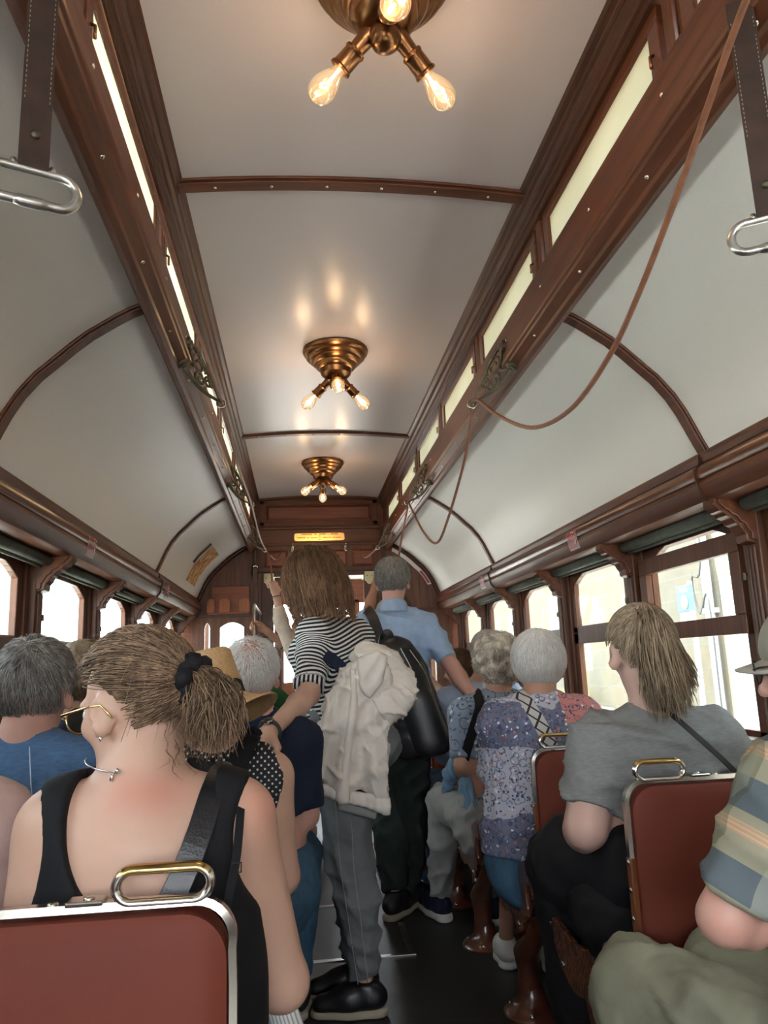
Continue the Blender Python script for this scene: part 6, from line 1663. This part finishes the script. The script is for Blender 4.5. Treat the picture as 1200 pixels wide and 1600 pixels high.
P.shirt(C_ltblue, .40, .90, neck=.0, o=.012, h=.009, amp=.010, seed=51, name='polo_shirt')
S = Sdf(); nk = P.J['neck']; S.cap(nk + V3(0, -.012, -.030), nk + V3(0, -.002, .030), .076, .064, .01, (V3(0, 1, 0), 1.0)); S.cap(nk + V3(0, 0, -.06), nk + V3(0, .012, .10), .060, .055, .004, op='s'); S.plane(nk + V3(0, -.01, .022), nrm((0, .35, 1)), .004); S.plane(nk + V3(0, 0, -.03), (0, 0, -1))
flesh('collar', S, .006, C_ltblue, P.root, 1)
P.trousers(C_green_tr, o=.026, upto=.96, amp=.011, h=.010, seed=52)
P.shoe('L', (.55, .75), M_rub, M_soled, 1.08); P.shoe('R', (.6, .7), M_rub, M_soled, 1.08)
build_hair(P, HRg, [short_strands(P.H, 2600, .05, rng, .007, .008, r=.0010, crown=(0, -.3, .95))], P.H.cap_sdf(.008, nape=-.07), .007)
glasses(P, M_rub, None, .022)
bag = thing('backpack', 'black leather backpack slung on the back of the man in light blue', 'backpack', (.53, 3.66, .72))
S = Sdf(); by = nrm((.05, 1, .04)); fl = (by, 1.5)
S.cap((.455, 3.665, 1.20), (.585, 3.655, .82), .115, .125, .03, fl); S.cap((.50, 3.665, 1.12), (.55, 3.655, .80), .12, .13, .03, fl); S.plane((.57, 3.65, .745), nrm((.12, 0, -1)), .03)
flesh('bag_body', S, .008, M_blk, bag, 2, wrinkles(.002, 1, 61))
S = Sdf(); S.cap((.545, 3.575, .99), (.60, 3.57, .82), .085, .09, .03, (by, 2.2)); S.plane((.57, 3.6, .755), nrm((.1, 0, -1)), .02); flesh('front_pocket', S, .008, M_blk, bag, 2)
tube_strap('shoulder_strap', [(.335, 3.84, 1.452), (.345, 3.79, 1.445), (.365, 3.74, 1.40), (.385, 3.70, 1.32), (.405, 3.685, 1.25)], .052, .008, M_blk, bag, lambda q: (-.2, -1, .3))
tube_strap('loose_strap', [(.400, 3.69, 1.22), (.405, 3.655, 1.30), (.425, 3.64, 1.315), (.43, 3.65, 1.24), (.428, 3.65, 1.19)], .05, .006, M_blk, bag, lambda q: (.3, -1, 0))
z_ = MB(); z_.tube(bez([(.475, 3.595, 1.25), (.53, 3.575, 1.12), (.555, 3.572, .95)], 16), .0035, 6); z_.tube(bez([(.52, 3.60, 1.24), (.59, 3.585, 1.12), (.625, 3.59, .98)], 16), .0025, 6); z_.build('zips', M_silver, bag)
MB().tube([(.452 + .018 * math.cos(t), 3.585, 1.145 + .018 * math.sin(t)) for t in [i / 16 * 2 * PI for i in range(16)]], .003, 6, closed=True).build('ring', M_silver, bag, smooth=True)
pm = MB()
for i in range(5): pm.lathe([(.001, -.005), (.005, 0), (.001, .005)], 8, Matrix.Translation((.585 + .003 * (i % 2), 3.562, 1.01 - i * .014)))
pm.build('beaded_pull', M_silver, bag)

# ================================================================== passengers standing near the bulkhead
def stander(label, x, y, top, f, mats, head=None, el=None, wr=None, hands=None, sleeve=.95, hair=HRbr, hl=.06, sk=SK1, chest_z=None, h=.011, shw=.15, bulk=.95, k=.97, shirt_o=.012, hf=None):
    hz = top - .125; cz = chest_z or hz - .235; f = nrm(f); s_ = nrm(np.cross(f, (0, 0, 1))); c = V3(x, y, cz)
    J = dict(pel=(x, y, .93), chest=c, neck=c + V3(0, 0, .09), head=head or (x + f[0] * .02, y + f[1] * .02, hz))
    for q, sg in (('L', -1), ('R', 1)):
        J['sh' + q] = c + s_ * sg * shw; J['el' + q] = (el or {}).get(q, J['sh' + q] + s_ * sg * .05 + V3(0, 0, -.27)); J['wr' + q] = (wr or {}).get(q, V3(*J['el' + q]) + f * .18 + V3(0, 0, -.10))
        J['hi' + q] = V3(x, y, .91) + s_ * sg * .08; J['kn' + q] = V3(x, y, .50) + s_ * sg * .085; J['an' + q] = V3(x, y, .085) + s_ * sg * .09
    P = Fig(label, (x, y, 0), J, f, f if hf is None else hf, bulk=bulk, hk=k)
    P.body(sk, h, hands=hands(J) if hands else None)
    P.shirt(mats[0], sleeve, .88, o=shirt_o, h=.011, amp=.004, seed=int(x * 100) % 50)
    P.trousers(mats[1], o=.016)
    for q in 'LR': P.shoe(q, (f[0], f[1]), M_rub, M_solew)
    if hair: build_hair(P, hair, [short_strands(P.H, 900, hl, rng, r=.0014)], P.H.cap_sdf(.010))
    return P
P = stander('person in a cream jumper reaching up to pull the left bell cord by the doorway', .13, 5.46, 1.62, (-.1, 1, 0), (C_cream, C_navy), el={'L': (-.118, 5.46, 1.475), 'R': (.20, 5.62, 1.20)}, wr={'L': (-.160, 5.49, 1.70), 'R': (.02, 5.68, 1.40)},
    hands=lambda J: [dict(wrist=J['wrL'], d=nrm((-.22, .1, 1)), pn=nrm((-.5, .8, 0)), side=(.9, .3, 0), curl=(.9, 1.05, 1.1, 1.1), k=.95), dict(wrist=J['wrR'], d=nrm((-.5, -.1, .8)), pn=(.3, -.9, .2), side=(.6, .3, .6), curl=.6, k=.95)], sleeve=.80, h=.007)
wd = nrm(P.J['wrL'] - P.J['elL']); A_, B_ = frame_from(Vector(wd)); w0 = P.J['wrL'] - wd * .02
MB().tube([Vector(w0) + (A_ * math.cos(t) + B_ * math.sin(t)) * .030 for t in [i / 20 * 2 * PI for i in range(20)]], .008, 8, closed=True, flat=.3, up=tuple(wd)).build('watch', mat('brown_watch_strap', (.05, .025, .018), .5), P.root, smooth=True)
ph = thing('mobile_phone', 'dark mobile phone held up in front of the doorway', 'phone', (.0, 5.70, 1.46))
M = Matrix.Rotation(.45, 4, 'Y'); MB().box((.0, 5.71, 1.48), (.075, .009, .15), M.to_3x3()).build('phone_body', M_lens, ph, bevel=.008); MB().box((-.02, 5.704, 1.535), (.02, .004, .02), M.to_3x3()).build('camera_bump', M_rub, ph, bevel=.003)
P = stander('person with a bare arm gripping the grab pole left of the doorway', .15, 6.02, 1.60, (-.3, 1, 0), (C_white, C_navy), el={'L': (-.085, 5.90, 1.325)}, wr={'L': (-.258, 5.82, 1.468)},
    hands=lambda J: [dict(wrist=J['wrL'], d=nrm((-.85, 0, .5)), pn=nrm((-.3, -.7, -.5)), side=(.4, -.2, .9), curl=(1.0, 1.05, 1.1, 1.1), k=.97)], sleeve=.30, sk=SK2, h=.008, hair=HRd)
bd = nrm(P.J['elL'] - P.J['wrL']); A_, B_ = frame_from(Vector(bd)); w0 = P.J['elL'] - bd * .05
MB().tube([Vector(w0) + (A_ * math.cos(t) + B_ * math.sin(t)) * .043 for t in [i / 20 * 2 * PI for i in range(20)]], .004, 8, closed=True).build('bracelet', M_rub, P.root, smooth=True)
P = stander('brown-haired person with raised arms beyond the man in light blue', .70, 5.28, 1.68, (-.2, 1, 0), (C_navy, C_navy), el={'L': (.485, 5.30, 1.56), 'R': (.86, 5.40, 1.40)}, wr={'L': (.555, 5.36, 1.765), 'R': (.75, 5.52, 1.62)},
    hands=lambda J: [dict(wrist=J['wrL'], d=nrm((.45, .2, .85)), pn=(.5, -.5, .3), side=(.6, -.3, .3), curl=.5, k=.95)], sleeve=.30, sk=SK2, hair=HRbr, hl=.14, chest_z=1.34)
P = stander('person in crimson trousers half hidden behind the man in light blue', .555, 4.64, 1.58, (.1, 1, 0), (floral('white_print_shirt', (.62, .61, .58), (.10, .10, .11), (.3, .3, .3), 40, False), C_red), el={'R': (.715, 4.50, 1.10)}, wr={'R': (.835, 4.36, .985)},
    hands=lambda J: [dict(wrist=J['wrR'], d=nrm((.25, -.35, -.9)), pn=(.2, .9, -.2), side=(-1, 0, 0), curl=(1.0, 1.05, 1.1, 1.1), k=.95)], sleeve=.40, sk=SK4, hair=HRg)

# ================================================================== right-hand rows, from the bulkhead forward to the camera
J = sit((.945, 4.47, .955), (.940, 4.475, 1.130), shw=.135)
P = Fig('chestnut-haired young passenger with ear showing, farthest of the right-hand sitters', (.945, 4.47, 0), J, (0, 1, 0), (-.75, .65, -.1), hk=.95, bulk=.9)
P.body(SK4, .011, hands=lap_hands(J)); P.shirt(C_paleblue, .45, .53, seed=71); P.trousers(C_navy)
for q in 'LR': P.shoe(q, (0, 1), M_rub, M_solew)
build_hair(P, HRbr, [short_strands(P.H, 1500, .06, rng, .006, .010, r=.0012)], P.H.cap_sdf(.010))

J = sit((.915, 3.87, 1.0), (.970, 3.885, 1.205), (.90, 3.89, .53), shw=.165, kn={'L': (.73, 4.24, .53), 'R': (1.0, 4.24, .53)}, an={'L': (.70, 4.22, .085), 'R': (1.0, 4.2, .09)}, el={'L': (.715, 3.90, .74)})
P = Fig('silver-haired passenger in a pale blue shirt beyond the curly-haired one', (.92, 3.87, 0), J, (0, 1, 0), bulk=1.12)
P.body(SK3, .010, hands=lap_hands(J)); P.shirt(C_paleblue, .60, .53, o=.014, amp=.010, seed=72); P.trousers(C_navy)
P.shoe('L', (-.2, 1), C_navy, M_solew); P.shoe('R', (0, 1), C_navy, M_solew)
build_hair(P, HRsg, [short_strands(P.H, 1800, .05, rng, .005, .010, r=.0011, wave=.003)], P.H.cap_sdf(.009))

J = sit((.845, 3.27, .975), (.862, 3.285, 1.155), (.83, 3.27, .53), shw=.150, kn={'L': (.655, 3.60, .555), 'R': (.88, 3.62, .53)}, an={'L': (.640, 3.80, .085), 'R': (.86, 3.7, .09)}, el={'L': (.672, 3.24, .755)}, wr={'L': (.72, 3.46, .67)})
P = Fig('curly grey-haired passenger in grey trousers with a leg in the aisle', (.84, 3.27, 0), J, (-.05, 1, 0), bulk=1.02, hk=.96)
P.body(SK2, .010, hands=lap_hands(J)); P.shirt(floral('blue_floral_blouse', (.22, .28, .36), (.05, .07, .12), (.42, .12, .12), 46, False), .44, .53, o=.012, amp=.004, seed=73, name='floral_blouse'); P.trousers(C_stone, o=.020, amp=.010)
P.shoe('L', (-.30, 1), C_navy, M_solew, 1.05, .034); P.shoe('R', (0, 1), C_navy, M_solew, 1.05)
H = P.H; S = H.cap_sdf(.016, nape=-.10); rc_ = np.random.default_rng(9)
for d in H.dirs(150, rc_, hairline_ok(.35, -.85)): S.ell(H.on(d[None], np.array([.016 + .008 * rc_.random()]))[0], np.full(3, .013 + .006 * rc_.random()), .008)
build_hair(P, HRc, [short_strands(H, 1500, .055, rng, .008, .026, ok=hairline_ok(.35, -.85), r=.0011, wave=.011, m=9)], S, .006, .002)
tube_strap('bag_strap', [(.755, 3.30, 1.045), (.745, 3.22, 1.040), (.735, 3.15, .99), (.70, 3.145, .90), (.675, 3.20, .80), (.67, 3.28, .70)], .040, .006, C_black, P.root, lambda q: (-.5, -1, .3))
dj = thing('denim_jacket', 'light blue denim jacket bunched in the lap of the curly-haired passenger', 'jacket', (.69, 3.30, .55))
S = Sdf(); S.cap((.705, 3.30, .80), (.695, 3.27, .56), .050, .075, .03, (V3(1, 0, 0), 1.5)); S.cap((.70, 3.32, .80), (.66, 3.42, .70), .05, .045, .03); S.cap((.69, 3.25, .66), (.705, 3.20, .50), .05, .065, .03, (V3(1, 0, 0), 1.8))
flesh('jacket_cloth', S, .008, C_denim, dj, 1, wrinkles(.008, .7, 74, (.3, .3, 1)))
S = Sdf(); S.cap((.665, 3.42, .72), (.645, 3.50, .62), .034, .030, .02); flesh('jacket_sleeve', S, .008, C_denim, dj, 1, wrinkles(.004, .5, 75))

J = sit((.825, 2.625, .985), (.842, 2.655, 1.152), (.815, 2.63, .53), shw=.150, kn={'L': (.80, 3.00, .50), 'R': (.97, 2.98, .52)}, an={'L': (.795, 3.20, .085), 'R': (.95, 3.05, .09)}, el={'L': (.665, 2.74, .76)})
P = Fig('white-haired woman in a patchwork floral tunic, third from the camera on the right', (.82, 2.63, 0), J, (0, 1, 0), (.22, 1, -.05), bulk=1.08, hk=1.0)
P.body(SK2, .0085, hands=lap_hands(J))
def hips(S): S.cap((.80, 2.62, .72), (.775, 2.62, .58), .175, .190, .06, (V3(0, 1, 0), 1.35))
P.shirt(floral('patchwork_floral'), .46, .545, o=.012, h=.009, amp=.007, seed=76, name='floral_tunic', extra=hips, neck=.008)
S = Sdf(); S.cap((.78, 2.63, .57), (.775, 2.63, .53), .185, .175, .06, (V3(0, 1, 0), 1.35)); S.cap((.76, 2.68, .53), (.80, 2.98, .50), .100, .075, .04); S.cap((.90, 2.68, .53), (.95, 2.96, .51), .10, .075, .04)
flesh('blue_trousers', S, .010, C_dkjean, P.root, 1)
P.shoe('L', (.1, 1), M_solew, M_solew, .95, .03); P.shoe('R', (.1, 1), M_solew, M_solew, .95, .03)
build_hair(P, HRw, [short_strands(P.H, 3200, .085, rng, .005, .013, r=.0012, m=8, crown=(.1, -.35, .93))], P.H.cap_sdf(.013, nape=-.095), .007)

J = sit((.915, 1.945, .968), (.905, 1.955, 1.185), (.865, 1.965, .575), shw=.160, kn={'L': (.765, 2.33, .56), 'R': (.97, 2.34, .52)}, an={'L': (.765, 2.25, .085), 'R': (.97, 2.32, .09)}, el={'L': (.690, 1.90, .77), 'R': (1.125, 1.93, .74)}, wr={'L': (.76, 2.12, .70)})
P = Fig('woman with a long blond ponytail in a grey T-shirt at the right window', (.90, 1.95, 0), J, (.05, 1, 0), (.12, 1, -.12), bulk=1.04, hk=1.0); P.armb = 1.32
P.body(SK4, .008, hands=lap_hands(J))
P.shirt(C_grey_t, .40, .655, o=.014, h=.0085, amp=.011, seed=81, name='grey_tshirt', neck=.012)
P.trousers(C_black, o=.016, h=.011, hip=.150)
S = Sdf(); S.cap((.84, 1.95, .66), (.745, 2.12, .645), .150, .115, .06); S.cap((.745, 2.12, .63), (.745, 2.32, .60), .115, .09, .05); S.cap((.755, 2.33, .55), (.770, 2.27, .16), .09, .08, .05); flesh('trouser_seat', S, .011, C_black, P.root, 1, wrinkles(.004, .8, 82))
P.shoe('L', (-.1, 1), M_rub, M_solew, 1.0, .026, M_lace); P.shoe('R', (0, 1), M_rub, M_solew)
H = P.H; tie = H.at(-.004, -.085, .100); S = H.cap_sdf(.009)
build_hair(P, HRb, [tie_strands(H, 2600, tie, rng, hairline_ok(.42, -.75), .010, .0011, 9, .003),
    tail_strands(1900, tie, tie + V3(-.006, -.046, -.055), tie + V3(.012, -.050, -.225), rng, .018, .050, .046, 16, .0015, .010, .004),
    tail_strands(420, tie, tie + V3(.028, -.044, -.075), tie + V3(.062, -.046, -.190), rng, .012, .034, .028, 16, .0014, .009, .006)], S, .007)
MB().tube([Vector(tie) + Vector((math.cos(t) * .019, math.sin(t) * .012 - .004, math.sin(t) * .008)) for t in [i / 16 * 2 * PI for i in range(16)]], .006, 8, closed=True).build('hair_tie', C_pink, P.root, smooth=True)
tube_strap('bag_strap', [(.895, 1.93, 1.06), (.90, 1.84, 1.040), (.955, 1.785, .97), (1.02, 1.775, .90), (1.075, 1.80, .84), (1.10, 1.86, .78)], .014, .003, M_rub, P.root, lambda q: (0, -1, .2))

# ================================================================== man in the checked shirt, right edge
J = sit((.925, 1.245, .985), (.935, 1.285, 1.150), (.93, 1.24, .53), (-.35, 1, 0), shw=.165, kn={'L': (.655, 1.585, .535), 'R': (.855, 1.600, .545)}, an={'L': (.665, 1.53, .085), 'R': (.86, 1.55, .09)}, el={'L': (.662, 1.235, .765)}, wr={'L': (.84, 1.33, .715)})
J['shL'] = V3(.775, 1.22, .945); J['neck'] = V3(.925, 1.25, 1.055)
P = Fig('man in a sand cap and checked shirt with olive trousers, cut by the right edge', (.92, 1.24, 0), J, (-.35, 1, 0), (-.72, .68, -.12), (0, 0, 1), hk=.98, bulk=1.05)
P.body(SK3, .0075, hands=lap_hands(J))
al = nrm(P.J['elL'] - P.J['shL'])
P.shirt(plaid('checked_cotton'), .44, .55, o=.014, h=.0085, amp=.008, seed=91, name='checked_shirt', attr={'q': lambda V: (V - P.J['shL']) @ al, 'r': lambda V: (V - P.J['shL']) @ nrm(np.cross(al, (0.2, 1, 0)))})
P.trousers(C_olive, o=.026, h=.010, amp=.010, seed=92, b=1.1)
P.shoe('L', (-.2, 1), M_rub, M_soled); P.shoe('R', (-.2, 1), M_rub, M_soled)
build_hair(P, HRsg, [short_strands(P.H, 500, .03, rng, .002, .004, ok=lambda d: (d[:, 1] < .1) & (d[:, 2] < -.05) & (d[:, 2] > -.6))], None)
make_cap(P, 'sand coloured cap', C_sand, 1.0)
glasses(P, M_rub, None, .024)
